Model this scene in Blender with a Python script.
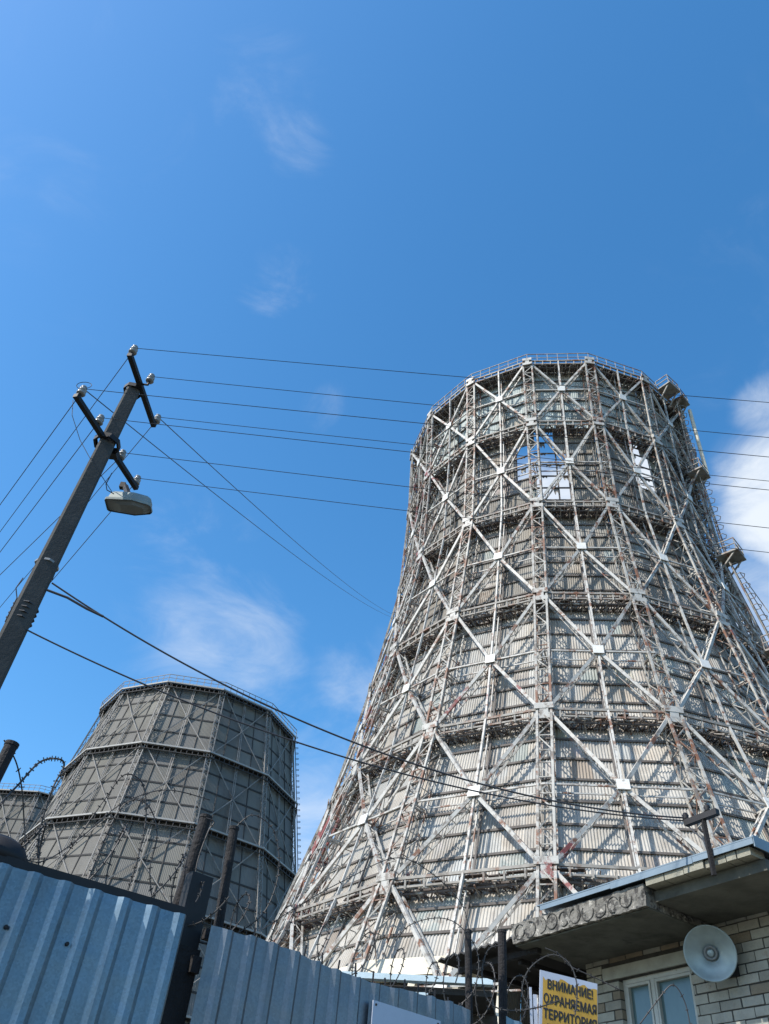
import bpy, math, random
from math import sin, cos, pi, radians, sqrt, atan2, tan
from mathutils import Vector, Matrix
random.seed(7)
for o in list(bpy.data.objects): bpy.data.objects.remove(o)
C = bpy.context.scene
COL = C.collection

# ------------------------------------------------------------------ camera
F_PX, PITCH, ROLL, EYE = 803.2, 0.76393, 0.11549, 1.6
cp, sp, cr, sr = cos(PITCH), sin(PITCH), cos(ROLL), sin(ROLL)
fwd = Vector((0, cp, sp)); up0 = Vector((0, -sp, cp)); rt0 = Vector((1, 0, 0))
RT = cr*rt0 + sr*up0; UP = -sr*rt0 + cr*up0
cam = bpy.data.objects.new('camera', bpy.data.cameras.new('camera')); COL.objects.link(cam)
cam.matrix_world = Matrix((
    (RT.x, UP.x, -fwd.x, 0), (RT.y, UP.y, -fwd.y, 0), (RT.z, UP.z, -fwd.z, EYE), (0, 0, 0, 1)))
cam.data.sensor_fit = 'VERTICAL'; cam.data.sensor_height = 32; cam.data.lens = F_PX/1024*32
cam.data.clip_end = 6000; cam.data.clip_start = 0.05
C.camera = cam

def ray(x, y):
    """direction through a photo pixel, scaled to horizontal length 1"""
    d = fwd + RT*((x-384.5)/F_PX) + UP*((512-y)/F_PX)
    return d/sqrt(d.x*d.x+d.y*d.y)
def at_dist(x, y, D):
    d = ray(x, y); return Vector((d.x*D, d.y*D, EYE+d.z*D))
def at_z(x, y, z):                       # z absolute
    d = ray(x, y); t = (z-EYE)/d.z; return Vector((d.x*t, d.y*t, z))
def at_plane(x, y, n, p):                # n.x*X+n.y*Y = p
    d = ray(x, y); t = p/(d.x*n[0]+d.y*n[1]); return Vector((d.x*t, d.y*t, EYE+d.z*t))

# ------------------------------------------------------------------ light and sky
SUN_TH, SUN_EL = radians(-63), radians(45)
sdir = Vector((sin(SUN_TH)*cos(SUN_EL), -cos(SUN_TH)*cos(SUN_EL), sin(SUN_EL)))
sun = bpy.data.lights.new('sun', 'SUN'); sun.energy = 5.0; sun.angle = radians(0.5); sun.color = (1, .95, .87)
so = bpy.data.objects.new('sun', sun); COL.objects.link(so)
so.rotation_euler = sdir.to_track_quat('Z', 'Y').to_euler()
W = bpy.data.worlds.new('World'); C.world = W; W.use_nodes = True
nt = W.node_tree; N = nt.nodes; L = nt.links
for n in list(N): N.remove(n)
wo = N.new('ShaderNodeOutputWorld'); bg = N.new('ShaderNodeBackground'); L.new(bg.outputs[0], wo.inputs[0])
sky = N.new('ShaderNodeTexSky'); sky.sky_type = 'NISHITA'; sky.sun_disc = False
sky.sun_elevation = SUN_EL; sky.sun_rotation = atan2(sdir.x, sdir.y)
sky.air_density = 1.0; sky.dust_density = 0.7; sky.ozone_density = 2.2; sky.altitude = 200
bg.inputs[1].default_value = 0.15
tc = N.new('ShaderNodeTexCoord')
def vmath(op, a, b=None, tree=nt):
    n = tree.nodes.new('ShaderNodeVectorMath'); n.operation = op
    for k, v in enumerate((a, b)):
        if v is None: continue
        if hasattr(v, 'links'): tree.links.new(v, n.inputs[k])
        else: n.inputs[k].default_value = v
    return n
def fmath(op, a, b=None, tree=nt, clamp=False):
    n = tree.nodes.new('ShaderNodeMath'); n.operation = op; n.use_clamp = clamp
    for k, v in enumerate((a, b)):
        if v is None: continue
        if hasattr(v, 'links'): tree.links.new(v, n.inputs[k])
        else: n.inputs[k].default_value = v
    return n.outputs[0]
gen = vmath('NORMALIZE', tc.outputs['Generated']).outputs[0]
# cloud banks: direction, angular radius in degrees, weight
banks = [((215, 625), 8, .50), ((255, 670), 5, .50), ((195, 550), 7, .36), ((276, 278), 3.8, .42), ((258, 100), 6, .22), ((292, 145), 3.4, .32),
         ((800, 500), 7, 1.15), ((758, 490), 4.5, .8), ((770, 408), 3.2, .62), ((540, 512), 5, .95), ((650, 470), 3.8, 1.0), ((562, 495), 3.4, .9),
         ((310, 825), 7, .62), ((318, 404), 2.6, .34), ((745, 350), 6, .2), ((380, 690), 7, .42), ((290, 760), 7, .40), ((760, 610), 8, .7), ((60, 120), 16, .13), ((755, 210), 9, .12)]
nz = N.new('ShaderNodeTexNoise'); nz.inputs['Scale'].default_value = 5.5; nz.inputs['Detail'].default_value = 9
nz.inputs['Roughness'].default_value = .62; nz.inputs['Distortion'].default_value = .9
mp = N.new('ShaderNodeMapping'); mp.inputs['Rotation'].default_value = (0.3, 0.5, 0.6); mp.inputs['Scale'].default_value = (1, 1.5, 2.2)
L.new(gen, mp.inputs[0]); L.new(mp.outputs[0], nz.inputs['Vector'])
acc = None
for (px, rad, w) in banks:
    c = ray(*px); c = c/c.length
    d = vmath('DOT_PRODUCT', gen, tuple(c)).outputs['Value']
    mr = N.new('ShaderNodeMapRange'); mr.interpolation_type = 'SMOOTHSTEP'
    mr.inputs['From Min'].default_value = cos(radians(rad)); mr.inputs['From Max'].default_value = 1.0
    mr.inputs['To Max'].default_value = w; L.new(d, mr.inputs['Value'])
    acc = mr.outputs[0] if acc is None else fmath('MAXIMUM', acc, mr.outputs[0])
v_ = fmath('ADD', nz.outputs['Fac'], fmath('MULTIPLY', acc, .55))
cl = N.new('ShaderNodeMapRange'); cl.interpolation_type = 'SMOOTHSTEP'
cl.inputs['From Min'].default_value = .56; cl.inputs['From Max'].default_value = 1.15; L.new(v_, cl.inputs['Value'])
fac = fmath('MULTIPLY', cl.outputs[0], fmath('MULTIPLY', acc, 1.15, clamp=True), clamp=True)
mx = N.new('ShaderNodeMix'); mx.data_type = 'RGBA'
hs = N.new('ShaderNodeHueSaturation'); hs.inputs['Hue'].default_value = .4945; hs.inputs['Saturation'].default_value = 1.30; hs.inputs['Value'].default_value = 1.42
L.new(sky.outputs[0], hs.inputs['Color'])
L.new(fac, mx.inputs['Factor']); L.new(hs.outputs[0], mx.inputs['A']); mx.inputs['B'].default_value = (4.6, 5.0, 5.5, 1)
L.new(mx.outputs['Result'], bg.inputs[0])
C.view_settings.view_transform = 'Standard'; C.view_settings.look = 'None'; C.view_settings.exposure = 0.32
C.view_settings.gamma = 1; C.view_settings.use_curve_mapping = False
C.render.resolution_x = 769; C.render.resolution_y = 1024

# ------------------------------------------------------------------ materials
def mat(name, base, rough=.7, metal=0., streak=None, spots=None, noise=.15, nscale=3., attr=False, bump=0., bscale=20., extra=None, smin=.52, smax=.72):
    """base colour varied by noise; streak=(colour, amount) vertical weather streaks; spots=(colour, threshold, scale)"""
    m = bpy.data.materials.new(name); m.use_nodes = True; t = m.node_tree; nn = t.nodes; ll = t.links
    b = nn['Principled BSDF']; b.inputs['Roughness'].default_value = rough; b.inputs['Metallic'].default_value = metal
    geo = nn.new('ShaderNodeNewGeometry'); pos = geo.outputs['Position']
    def noise_tex(scale, vec=None, det=5, rg=.6):
        z = nn.new('ShaderNodeTexNoise'); z.inputs['Scale'].default_value = scale; z.inputs['Detail'].default_value = det
        z.inputs['Roughness'].default_value = rg; ll.new(vec if vec else pos, z.inputs['Vector']); return z.outputs['Fac']
    def mixc(f, a, c, mode='MIX'):
        x = nn.new('ShaderNodeMix'); x.data_type = 'RGBA'; x.blend_type = mode
        for s, v in (('Factor', f), ('A', a), ('B', c)):
            if hasattr(v, 'links'): ll.new(v, x.inputs[s])
            elif s == 'Factor': x.inputs[s].default_value = v
            else: x.inputs[s].default_value = (*v, 1)
        return x.outputs['Result']
    def ramp(f, a, c):
        r = nn.new('ShaderNodeMapRange'); r.interpolation_type = 'SMOOTHSTEP'; r.inputs['From Min'].default_value = a; r.inputs['From Max'].default_value = c
        ll.new(f, r.inputs['Value']); return r.outputs[0]
    n1 = noise_tex(nscale)
    col = mixc(ramp(n1, .25, .75), tuple(c*(1-noise) for c in base), tuple(min(1, c*(1+noise)) for c in base))
    if attr:
        a = nn.new('ShaderNodeAttribute'); a.attribute_name = 'tint'; col = mixc(1.0, col, a.outputs['Color'], 'MULTIPLY')
    if streak:
        mpp = nn.new('ShaderNodeMapping'); mpp.inputs['Scale'].default_value = (1, 1, .1); ll.new(pos, mpp.inputs[0])
        f = ramp(noise_tex(streak[2], mpp.outputs[0], 6, .65), smin, smax)
        f = fmath('MULTIPLY', f, streak[1], tree=t); col = mixc(f, col, streak[0])
    if spots:
        for (sc, th, ss, wd) in spots:
            f = ramp(noise_tex(ss, None, 8, .7), th, th+wd); col = mixc(f, col, sc)
    ll.new(col, b.inputs['Base Color'])
    if bump:
        bp = nn.new('ShaderNodeBump'); bp.inputs['Strength'].default_value = bump; bp.inputs['Distance'].default_value = .02
        ll.new(noise_tex(bscale), bp.inputs['Height']); ll.new(bp.outputs[0], b.inputs['Normal'])
    return m
RUST = (.17, .075, .04); PRIMER = (.2, .05, .045)
M = dict(
    frame=mat('weathered_white_steel', (.43, .415, .38), .6, 0, spots=[(PRIMER, .60, .13, .03), (RUST, .53, 1.1, .08), ((.19, .165, .14), .50, 1.9, .14)], noise=.12),
    frame2=mat('rust_flecked_column_steel', (.36, .345, .31), .65, 0, spots=[(PRIMER, .60, .17, .03), (RUST, .50, .9, .08), ((.15, .13, .11), .49, 1.6, .12)], noise=.15),
    lace=mat('grimy_white_steel', (.27, .25, .22), .7, 0, spots=[(RUST, .50, 1.1, .14), ((.16, .14, .12), .52, .8, .12)], noise=.2),
    girt=mat('rusty_girt_steel', (.12, .105, .095), .8, 0, spots=[((.3, .28, .25), .60, .9, .1)], noise=.2),
    walk=mat('dirty_walkway_steel', (.10, .08, .07), .85, 0, spots=[((.4, .38, .34), .56, 1.5, .1)], noise=.3),
    gusset=mat('white_gusset_plate', (.60, .59, .55), .6, 0, spots=[(RUST, .58, 1.6, .08), ((.3, .28, .25), .55, 3.2, .1)], noise=.08),
    clad=mat('weathered_corrugated_sheet', (.375, .36, .328), .75, 0, streak=((.19, .155, .125), .75, .7), spots=[((.47, .44, .39), .56, .30, .12), ((.24, .215, .185), .60, .16, .06), ((.40, .345, .325), .60, .22, .08)], noise=.16, nscale=.5, attr=True, smin=.52, smax=.74),
    clad_old=mat('brown_grey_sheet', (.150, .144, .130), .85, 0, streak=((.10, .09, .078), .75, .5), noise=.16, nscale=.12, attr=True),
    f2=mat('grey_lattice_steel', (.20, .19, .175), .7, 0, spots=[((.14, .11, .09), .55, .5, .1)], noise=.2),
    g2=mat('dark_girt_steel', (.035, .033, .032), .8, 0, noise=.2),
    light2=mat('pale_ring_beam_steel', (.32, .31, .29), .7, 0, noise=.15),
    concrete_beam=mat('cream_base_beam', (.58, .53, .42), .8, 0, streak=((.3, .25, .18), .6, 2.), noise=.1),
    conc=mat('rough_old_concrete', (.17, .16, .14), .95, 0, spots=[((.045, .042, .038), .49, 7, .08), ((.34, .32, .28), .58, 11, .06)], noise=.3, nscale=8, bump=1.0, bscale=22),
    soffit=mat('shade_dark_concrete_soffit', (.085, .085, .07), .95, 0, spots=[((.04, .04, .034), .5, 1.6, .2)], noise=.3, nscale=3, bump=.3),  # shade under the slabs put into the dark base colour
    pole=mat('grey_pole_concrete', (.045, .044, .041), .9, 0, noise=.2, nscale=5, streak=((.04, .038, .035), .5, 6.), bump=.25, bscale=30),
    dark=mat('tarred_black_steel', (.012, .011, .012), .65, .2, noise=.3, nscale=8),
    rustpost=mat('brown_rusted_pipe', (.010, .008, .008), .85, 0, noise=.4, nscale=14, bump=.5, bscale=60),
    barb=mat('dull_razor_wire', (.05, .047, .045), .6, .5, noise=.4, nscale=10),
    wire=mat('black_line_wire', (.035, .035, .04), .6, 0, noise=.1),
    porcelain=mat('white_porcelain', (.22, .22, .215), .25, 0, noise=.05),
    zinc=None,
    flash=mat('blue_grey_roof_flashing', (.17, .22, .26), .5, .2, noise=.12, nscale=3, spots=[((.17, .2, .23), .62, 3, .06)]),
    brick=mat('silicate_brick', (.31, .308, .27), .9, 0, noise=.12, nscale=6, attr=True, spots=[((.30, .26, .21), .58, 7, .12)], bump=.5, bscale=30),
    mortar=mat('grey_mortar', (.05, .048, .043), .95, 0, noise=.2, nscale=12, bump=.5),
    winframe=mat('worn_white_window_paint', (.42, .43, .40), .6, 0, noise=.1, nscale=8, spots=[((.3, .26, .2), .64, 14, .05)]),
    lintel=mat('pale_concrete_lintel', (.30, .30, .26), .9, 0, noise=.15, nscale=6, spots=[((.2, .18, .15), .62, 9, .06)]),
    alu=mat('spun_aluminium', (.27, .33, .34), .45, .4, noise=.1, nscale=9),
    alu_dark=mat('grey_driver_cap', (.16, .17, .17), .5, .3, noise=.1),
    lampgrey=mat('pale_green_grey_lamp_shell', (.20, .235, .225), .55, .1, noise=.12, nscale=9, spots=[((.15, .13, .11), .64, 12, .06)]),
    signwhite=mat('white_sheet_plate', (.40, .43, .50), .5, .1, noise=.06, nscale=5, spots=[((.35, .33, .33), .68, 9, .05)]),
    signyellow=mat('faded_yellow_paint', (.40, .235, .03), .7, 0, noise=.18, nscale=9, spots=[((.4, .42, .42), .64, 13, .03), ((.2, .12, .04), .62, 5, .1)]),
    ink=mat('black_sign_paint', (.02, .018, .02), .6, 0, noise=.1),
    ground=mat('packed_dirt_ground', (.085, .08, .065), .95, 0, noise=.3, nscale=.6, spots=[((.07, .1, .035), .52, .15, .08)], bump=.5, bscale=5),
    asphalt=mat('patched_asphalt', (.055, .055, .055), .9, 0, noise=.2, nscale=2, bump=.4, bscale=60),
    shedroof=mat('black_roofing_sheet', (.03, .028, .027), .8, 0, noise=.3, nscale=3),
    shedwall=mat('shade_dark_wall', (.05, .045, .04), .9, 0, noise=.4, nscale=4),  # darkness beneath awning and shed roof put into the wall colour
    bluebeam=mat('pale_blue_painted_beam', (.42, .52, .56), .6, 0, noise=.1, nscale=2, spots=[(RUST, .68, 3, .05)]),
)
def zinc_mat(name, base):
    m = bpy.data.materials.new(name); m.use_nodes = True; t = m.node_tree; nn = t.nodes; ll = t.links
    b = nn['Principled BSDF']; b.inputs['Metallic'].default_value = .8; b.inputs['Roughness'].default_value = .42
    geo = nn.new('ShaderNodeNewGeometry')
    v = nn.new('ShaderNodeTexVoronoi'); v.inputs['Scale'].default_value = 130; ll.new(geo.outputs['Position'], v.inputs['Vector'])
    z = nn.new('ShaderNodeTexNoise'); z.inputs['Scale'].default_value = 3; z.inputs['Detail'].default_value = 7; ll.new(geo.outputs['Position'], z.inputs['Vector'])
    bw = nn.new('ShaderNodeRGBToBW'); ll.new(v.outputs['Color'], bw.inputs[0])
    f = fmath('ADD', fmath('MULTIPLY', bw.outputs[0], .25, tree=t), fmath('MULTIPLY', z.outputs['Fac'], .9, tree=t), tree=t)
    r = nn.new('ShaderNodeMapRange'); r.inputs['From Min'].default_value = .3; r.inputs['From Max'].default_value = .85; ll.new(f, r.inputs['Value'])
    x = nn.new('ShaderNodeMix'); x.data_type = 'RGBA'; x.inputs['A'].default_value = (*[c*.72 for c in base], 1); x.inputs['B'].default_value = (*[c*1.3 for c in base], 1)
    ll.new(r.outputs[0], x.inputs['Factor'])
    # dirt washed down the sheet
    mpp = nn.new('ShaderNodeMapping'); mpp.inputs['Scale'].default_value = (1, 1, .08); ll.new(geo.outputs['Position'], mpp.inputs[0])
    z2 = nn.new('ShaderNodeTexNoise'); z2.inputs['Scale'].default_value = 22; z2.inputs['Detail'].default_value = 6; ll.new(mpp.outputs[0], z2.inputs['Vector'])
    r2 = nn.new('ShaderNodeMapRange'); r2.inputs['From Min'].default_value = .5; r2.inputs['From Max'].default_value = .78; r2.inputs['To Max'].default_value = .6; ll.new(z2.outputs['Fac'], r2.inputs['Value'])
    x2 = nn.new('ShaderNodeMix'); x2.data_type = 'RGBA'; x2.inputs['B'].default_value = (.10, .11, .12, 1)
    ll.new(r2.outputs[0], x2.inputs['Factor']); ll.new(x.outputs['Result'], x2.inputs['A']); ll.new(x2.outputs['Result'], b.inputs['Base Color'])
    z3 = nn.new('ShaderNodeTexNoise'); z3.inputs['Scale'].default_value = 5; ll.new(geo.outputs['Position'], z3.inputs['Vector'])
    bp = nn.new('ShaderNodeBump'); bp.inputs['Strength'].default_value = .35; bp.inputs['Distance'].default_value = .03; ll.new(z3.outputs['Fac'], bp.inputs['Height']); ll.new(bp.outputs[0], b.inputs['Normal'])
    rr = nn.new('ShaderNodeMapRange'); rr.inputs['To Min'].default_value = .32; rr.inputs['To Max'].default_value = .55; ll.new(z.outputs['Fac'], rr.inputs['Value']); ll.new(rr.outputs[0], b.inputs['Roughness'])
    return m
M['zinc'] = zinc_mat('galvanised_fence_sheet', (.145, .205, .25))
M['zinc_old'] = zinc_mat('dull_galvanised_fence_sheet', (.155, .172, .19))
def glass_mat():
    m = bpy.data.materials.new('dusty_window_glass'); m.use_nodes = True; b = m.node_tree.nodes['Principled BSDF']
    t = m.node_tree; z = t.nodes.new('ShaderNodeTexNoise'); z.inputs['Scale'].default_value = 6
    x = t.nodes.new('ShaderNodeMix'); x.data_type = 'RGBA'; x.inputs['A'].default_value = (.06, .11, .12, 1); x.inputs['B'].default_value = (.10, .16, .17, 1)
    t.links.new(z.outputs['Fac'], x.inputs['Factor']); t.links.new(x.outputs['Result'], b.inputs['Base Color'])
    b.inputs['Roughness'].default_value = .12; b.inputs['IOR'].default_value = 1.6; return m
M['glass'] = glass_mat()

# ------------------------------------------------------------------ mesh helpers
class MB:
    def __init__(s): s.v = []; s.f = []; s.t = []
    def quad(s, a, b, c, d, tint=None):
        n = len(s.v); s.v += [a, b, c, d]; s.f.append((n, n+1, n+2, n+3)); s.t.append(tint)
    def hexa(s, p, tint=None):             # 8 corners: bottom 4, top 4
        n = len(s.v); s.v += p
        for f in ((0, 3, 2, 1), (4, 5, 6, 7), (0, 1, 5, 4), (1, 2, 6, 5), (2, 3, 7, 6), (3, 0, 4, 7)):
            s.f.append(tuple(n+i for i in f)); s.t.append(tint)
    def box(s, c, h, ax=None, tint=None):  # centre, half sizes, axes
        X, Y, Z = ax or (Vector((1, 0, 0)), Vector((0, 1, 0)), Vector((0, 0, 1)))
        c = Vector(c); X = X*h[0]; Y = Y*h[1]; Z = Z*h[2]
        s.hexa([c-X-Y-Z, c+X-Y-Z, c+X+Y-Z, c-X+Y-Z, c-X-Y+Z, c+X-Y+Z, c+X+Y+Z, c-X+Y+Z], tint)
    def bar(s, a, b, w, h=None, ref=None):
        h = h or w; a = Vector(a); b = Vector(b); d = b-a
        if d.length < 1e-6: return
        ref = ref or (Vector((0, 0, 1)) if abs(d.z) < .9*d.length else Vector((1, 0, 0)))
        X = d.cross(ref)
        if X.length < 1e-6: X = d.cross(Vector((0.3, 1, 0.1)))
        X.normalize(); Y = X.cross(d).normalized()
        X *= w/2; Y *= h/2
        s.hexa([a-X-Y, a+X-Y, a+X+Y, a-X+Y, b-X-Y, b+X-Y, b+X+Y, b-X+Y])
    def tube(s, pts, r, n=8, cap=True, r2=None):
        pts = [Vector(p) for p in pts]; base = len(s.v); prevX = None
        for i, p in enumerate(pts):
            d = (pts[min(i+1, len(pts)-1)]-pts[max(i-1, 0)]).normalized()
            X = d.cross(Vector((0, 0, 1))) if prevX is None else prevX-d*prevX.dot(d)
            if X.length < 1e-4: X = d.cross(Vector((1, 0, 0)))
            X.normalize(); prevX = X; Y = d.cross(X)
            rr = r if r2 is None else r+(r2-r)*i/(len(pts)-1)
            for k in range(n):
                a = 2*pi*k/n; s.v.append(p+X*cos(a)*rr+Y*sin(a)*rr)
        for i in range(len(pts)-1):
            for k in range(n):
                a = base+i*n+k; b = base+i*n+(k+1) % n
                s.f.append((a, b, b+n, a+n)); s.t.append(None)
        if cap:
            s.f.append(tuple(base+k for k in range(n))[::-1]); s.t.append(None)
            e = base+(len(pts)-1)*n; s.f.append(tuple(e+k for k in range(n))); s.t.append(None)
    def lathe(s, c, axis, prof, n=32, ref=None):   # prof: (radius, offset along axis)
        axis = Vector(axis).normalized(); X = axis.cross(ref or Vector((0.2, .1, 1))).normalized(); Y = axis.cross(X)
        base = len(s.v); c = Vector(c)
        for (r, o) in prof:
            for k in range(n):
                a = 2*pi*k/n; s.v.append(c+axis*o+(X*cos(a)+Y*sin(a))*r)
        for i in range(len(prof)-1):
            for k in range(n):
                a = base+i*n+k; b = base+i*n+(k+1) % n
                s.f.append((a, b, b+n, a+n)); s.t.append(None)
    def build(s, name, m, parent=None, smooth=False):
        me = bpy.data.meshes.new(name); me.from_pydata([tuple(v) for v in s.v], [], s.f)
        if any(t is not None for t in s.t):
            ca = me.color_attributes.new('tint', 'FLOAT_COLOR', 'CORNER'); k = 0; buf = []
            for f, t in zip(s.f, s.t):
                t = t or (1, 1, 1); buf += [t[0], t[1], t[2], 1.0]*len(f)
            ca.data.foreach_set('color', buf)
        me.materials.append(m); me.update()
        if smooth: me.polygons.foreach_set('use_smooth', [True]*len(me.polygons))
        o = bpy.data.objects.new(name, me); COL.objects.link(o)
        if parent: o.parent = parent
        return o
def tag(o, label=None, cat=None, group=None, kind=None):
    if label: o['label'] = label
    if cat: o['category'] = cat
    if group: o['group'] = group
    if kind: o['kind'] = kind
    return o
def empty(name, loc=(0, 0, 0), rz=0):
    o = bpy.data.objects.new(name, None); COL.objects.link(o); o.location = loc; o.rotation_euler = (0, 0, rz); return o
def lerp(a, b, t): return a+(b-a)*t

# ------------------------------------------------------------------ ground
g = MB(); S = 3000; g.quad(Vector((-S, -S, 0)), Vector((S, -S, 0)), Vector((S, S, 0)), Vector((-S, S, 0)))
tag(g.build('ground', M['ground']), 'packed dirt and patchy grass ground around the plant', kind='structure')
g = MB(); g.quad(Vector((-30, -8, .004)), Vector((12, -8, .004)), Vector((9, 2.2, .004)), Vector((-30, 2.2, .004)))
tag(g.build('road', M['asphalt']), 'asphalt road strip in front of the metal fence', kind='structure')

# ------------------------------------------------------------------ cooling towers
class Tower:
    def __init__(s, name, centre, phase, N_, R, H, label):
        s.N = N_; s.R = R; s.H = H; s.root = empty(name, (centre[0], centre[1], 0), phase); tag(s.root, label, 'cooling tower')
        s.dl = 2*pi/N_
    def rad(s, z):
        H = s.H; R = s.R
        for i in range(len(H)-1):
            if z >= H[i+1] or i == len(H)-2:
                t = (z-H[i+1])/(H[i]-H[i+1]); return lerp(R[i+1], R[i], t)
    def corner(s, j, z, d=0.):
        r = s.rad(z)-d; a = j*s.dl; return Vector((r*sin(a), -r*cos(a), z))
    def P(s, u, z, d=0., out=0.):          # u in corner units
        j = math.floor(u+1e-9); fr = u-j
        p = s.corner(j, z, d).lerp(s.corner(j+1, z, d), fr)
        if out:
            a = (j+.5)*s.dl; p = p+Vector((sin(a), -cos(a), 0))*out
        return p
    def spin(s, o, js, drop=(), parent=None):
        """copies of a part made for corner 0, turned about the axis"""
        for j in js:
            if j in drop: continue
            c = o.copy(); COL.objects.link(c); c.rotation_euler = (0, 0, j*s.dl)
            c.parent = parent or s.root
            for g_ in o.children:
                k = g_.copy(); COL.objects.link(k); k.parent = c

def zig(mb, fa, fb, n, w, cross=False):
    """lacing between two rails fa(t), fb(t)"""
    zr = random.Random(n*7+int(w*1000))
    for k in range(n):
        a, b = k/n, (k+1)/n
        a += zr.uniform(-.12, .12)/n if k else 0; b = min(1, b+zr.uniform(-.12, .12)/n)
        if k % 2 == 0: mb.bar(fa(a), fb(b), w)
        else: mb.bar(fb(a), fa(b), w)
        if cross:
            if k % 2 == 0: mb.bar(fb(a), fa(b), w)
            else: mb.bar(fa(a), fb(b), w)
        mb.bar(fa(b), fb(b), w*.8)

def big_tower():
    H = [61.6, 53.48, 43.97, 34.24, 24.79, 15.45, 5.9]; R = [13.83, 13.64, 13.86, 15.41, 17.31, 20.16, 23.9]
    T = Tower('cooling_tower', (15.9, 54.27), -.359, 16, R, H, 'huge pale cooling tower with a white rusty steel lattice outside and torn cladding high up')
    D = 1.25; N_ = 16
    # columns: box lattice at every corner
    mb = MB()
    for i in range(6):
        z1, z0 = H[i], H[i+1]
        W_ = .38
        def rail(sx, d):
            def f(t):
                z = lerp(z1, z0, t); p = T.corner(0, z, d); return p+Vector((sx*W_, 0, 0))
            return f
        A, B, Ci, Di = rail(-1, 0), rail(1, 0), rail(-1, D-.25), rail(1, D-.25)
        for f, w in ((A, .13), (B, .13), (Ci, .08), (Di, .08)): mb.bar(f(0), f(1), w)
        n = 10
        zig(mb, A, B, n, .065, False); zig(mb, A, Ci, n-3, .05); zig(mb, B, Di, n-3, .05)
    # feet down to the ground
    for sx in (-1, 1):
        mb.bar(T.corner(0, H[6])+Vector((sx*.42, 0, 0)), T.corner(0, 0)+Vector((sx*.42, 0, 0)), .3)
    col = mb.build('lattice_column', M['frame2'], T.root)
    for i in range(6):
        p = T.corner(0, H[i]); pm = MB(); k_ = .40+.03*i
        pm.box(p+Vector((0, -.12, .12)), (k_, .05, .17)); pm.box(p+Vector((0, -.10, -.2)), (k_*.45, .05, .16)); pm.box(p+Vector((0, -.12, -.5)), (k_, .05, .15))
        pm.build('node_plate', M['frame'], col)
    T.spin(col, range(1, N_))
    # ring girders
    for i in range(6):
        mb = MB(); wk = MB()
        z = H[i]
        for j in range(N_):
            a, b = j, j+1
            for (dz, d, w) in ((0, 0, .13), (-.38, .05, .09), (-.1, D-.3, .11)):
                mb.bar(T.P(a, z, d)+Vector((0, 0, dz)), T.P(b-1e-6, z, d)+Vector((0, 0, dz)), w)
            n = 8
            def fo(t): return T.P(a+min(t, .9999), z, 0)+Vector((0, 0, -.5))
            def fi(t): return T.P(a+min(t, .9999), z, D-.3)+Vector((0, 0, -.12))
            zig(mb, fo, fi, n, .07)
            zig(wk, lambda t: T.P(a+min(t, .9999), z, .3)+Vector((0, 0, -.62)), lambda t: T.P(a+min(t, .9999), z, D-.2)+Vector((0, 0, -.6)), 14, .07)
            for (dz_, d_) in ((-.62, .3), (-.62, D-.2), (-.35, .7)): wk.bar(T.P(a, z, d_)+Vector((0, 0, dz_)), T.P(a+.9999, z, d_)+Vector((0, 0, dz_)), .09)
            for k in range(12): t = (k+.5)/12; wk.bar(T.P(a+t, z, .3)+Vector((0, 0, -.05)), T.P(a+t, z, .5)+Vector((0, 0, -.62)), .06)
            for k in range(n+1):                     # short stubs between the two outer chords
                t = min(k/n, .9999); p = T.P(a+t, z, 0); mb.bar(p+Vector((0, 0, .12)), p+Vector((0, 0, -.5)), .09)
            for k in range(n):                       # brackets hanging under the inner edge
                t = (k+.5)/n; mb.bar(T.P(a+t, z, .1)+Vector((0, 0, -.55)), T.P(a+t, z, D-.2)+Vector((0, 0, -.95)), .06)
            rng = random.Random(i*50+j)
            k = 0
            while k < 24:                            # planks, some missing
                L_ = rng.randint(1, 5)
                if rng.random() < .6:
                    t0, t1 = k/24, min(.9999, (k+L_)/24)
                    d0 = rng.choice((.3, .45, .55)); wd = rng.uniform(.25, .4)
                    q = [T.P(a+t0, z, d0), T.P(a+t1, z, d0), T.P(a+t1, z, d0+wd), T.P(a+t0, z, d0+wd)]
                    lo = Vector((0, 0, -.04+rng.uniform(-.03, .03))); hi = lo+Vector((0, 0, .05))
                    wk.hexa([p+lo for p in q]+[p+hi for p in q])
                k += L_
        o = mb.build('ring_girder', M['lace'], T.root); wk.build('walkway_grating', M['walk'], o)
    # cross braces, one per bay and face, each with its gusset
    INN = .6
    for i in range(6):
        z1, z0 = H[i], H[i+1]
        zm = (z1+z0)/2
        mb = MB(); gs = MB()
        e = .06
        def pt(u, z, d=0): return T.P(u, z, d)
        r1, r0 = T.rad(z1), T.rad(z0)
        uc = .5; zc = lerp(z1, z0, .535) if i else zm
        cA = lambda d: pt(.5, zc, d)
        for (u, z) in ((e, z1-.45), (1-e, z1-.45), (e, z0+.3), (1-e, z0+.3)):
            a0, b0 = pt(u, z, 0), cA(0); a1, b1 = pt(u, z, INN), cA(INN)
            mb.bar(a0, b0, .145, .18); mb.bar(a1, b1, .1)
            n = 6
            zig(mb, lambda t: a0.lerp(b0, t), lambda t: a1.lerp(b1, t), n, .045)
        mb.bar(pt(.5, z1, 0), pt(.5, z0, 0), .12); mb.bar(pt(.5, z1, INN), pt(.5, z0, INN), .07)
        mb.bar(pt(0, zc, 0), pt(.9999, zc, 0), .09); mb.bar(pt(0.01, zc, D-.3), pt(.9999, zc, D-.3), .07)
        for u in (.02, .98):                         # gusset ties back to the cladding
            mb.bar(pt(u, zc, 0), pt(u, zc, D), .08)
        mb.bar(pt(.5, zc, 0), pt(.5, zc, D), .09)
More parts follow.
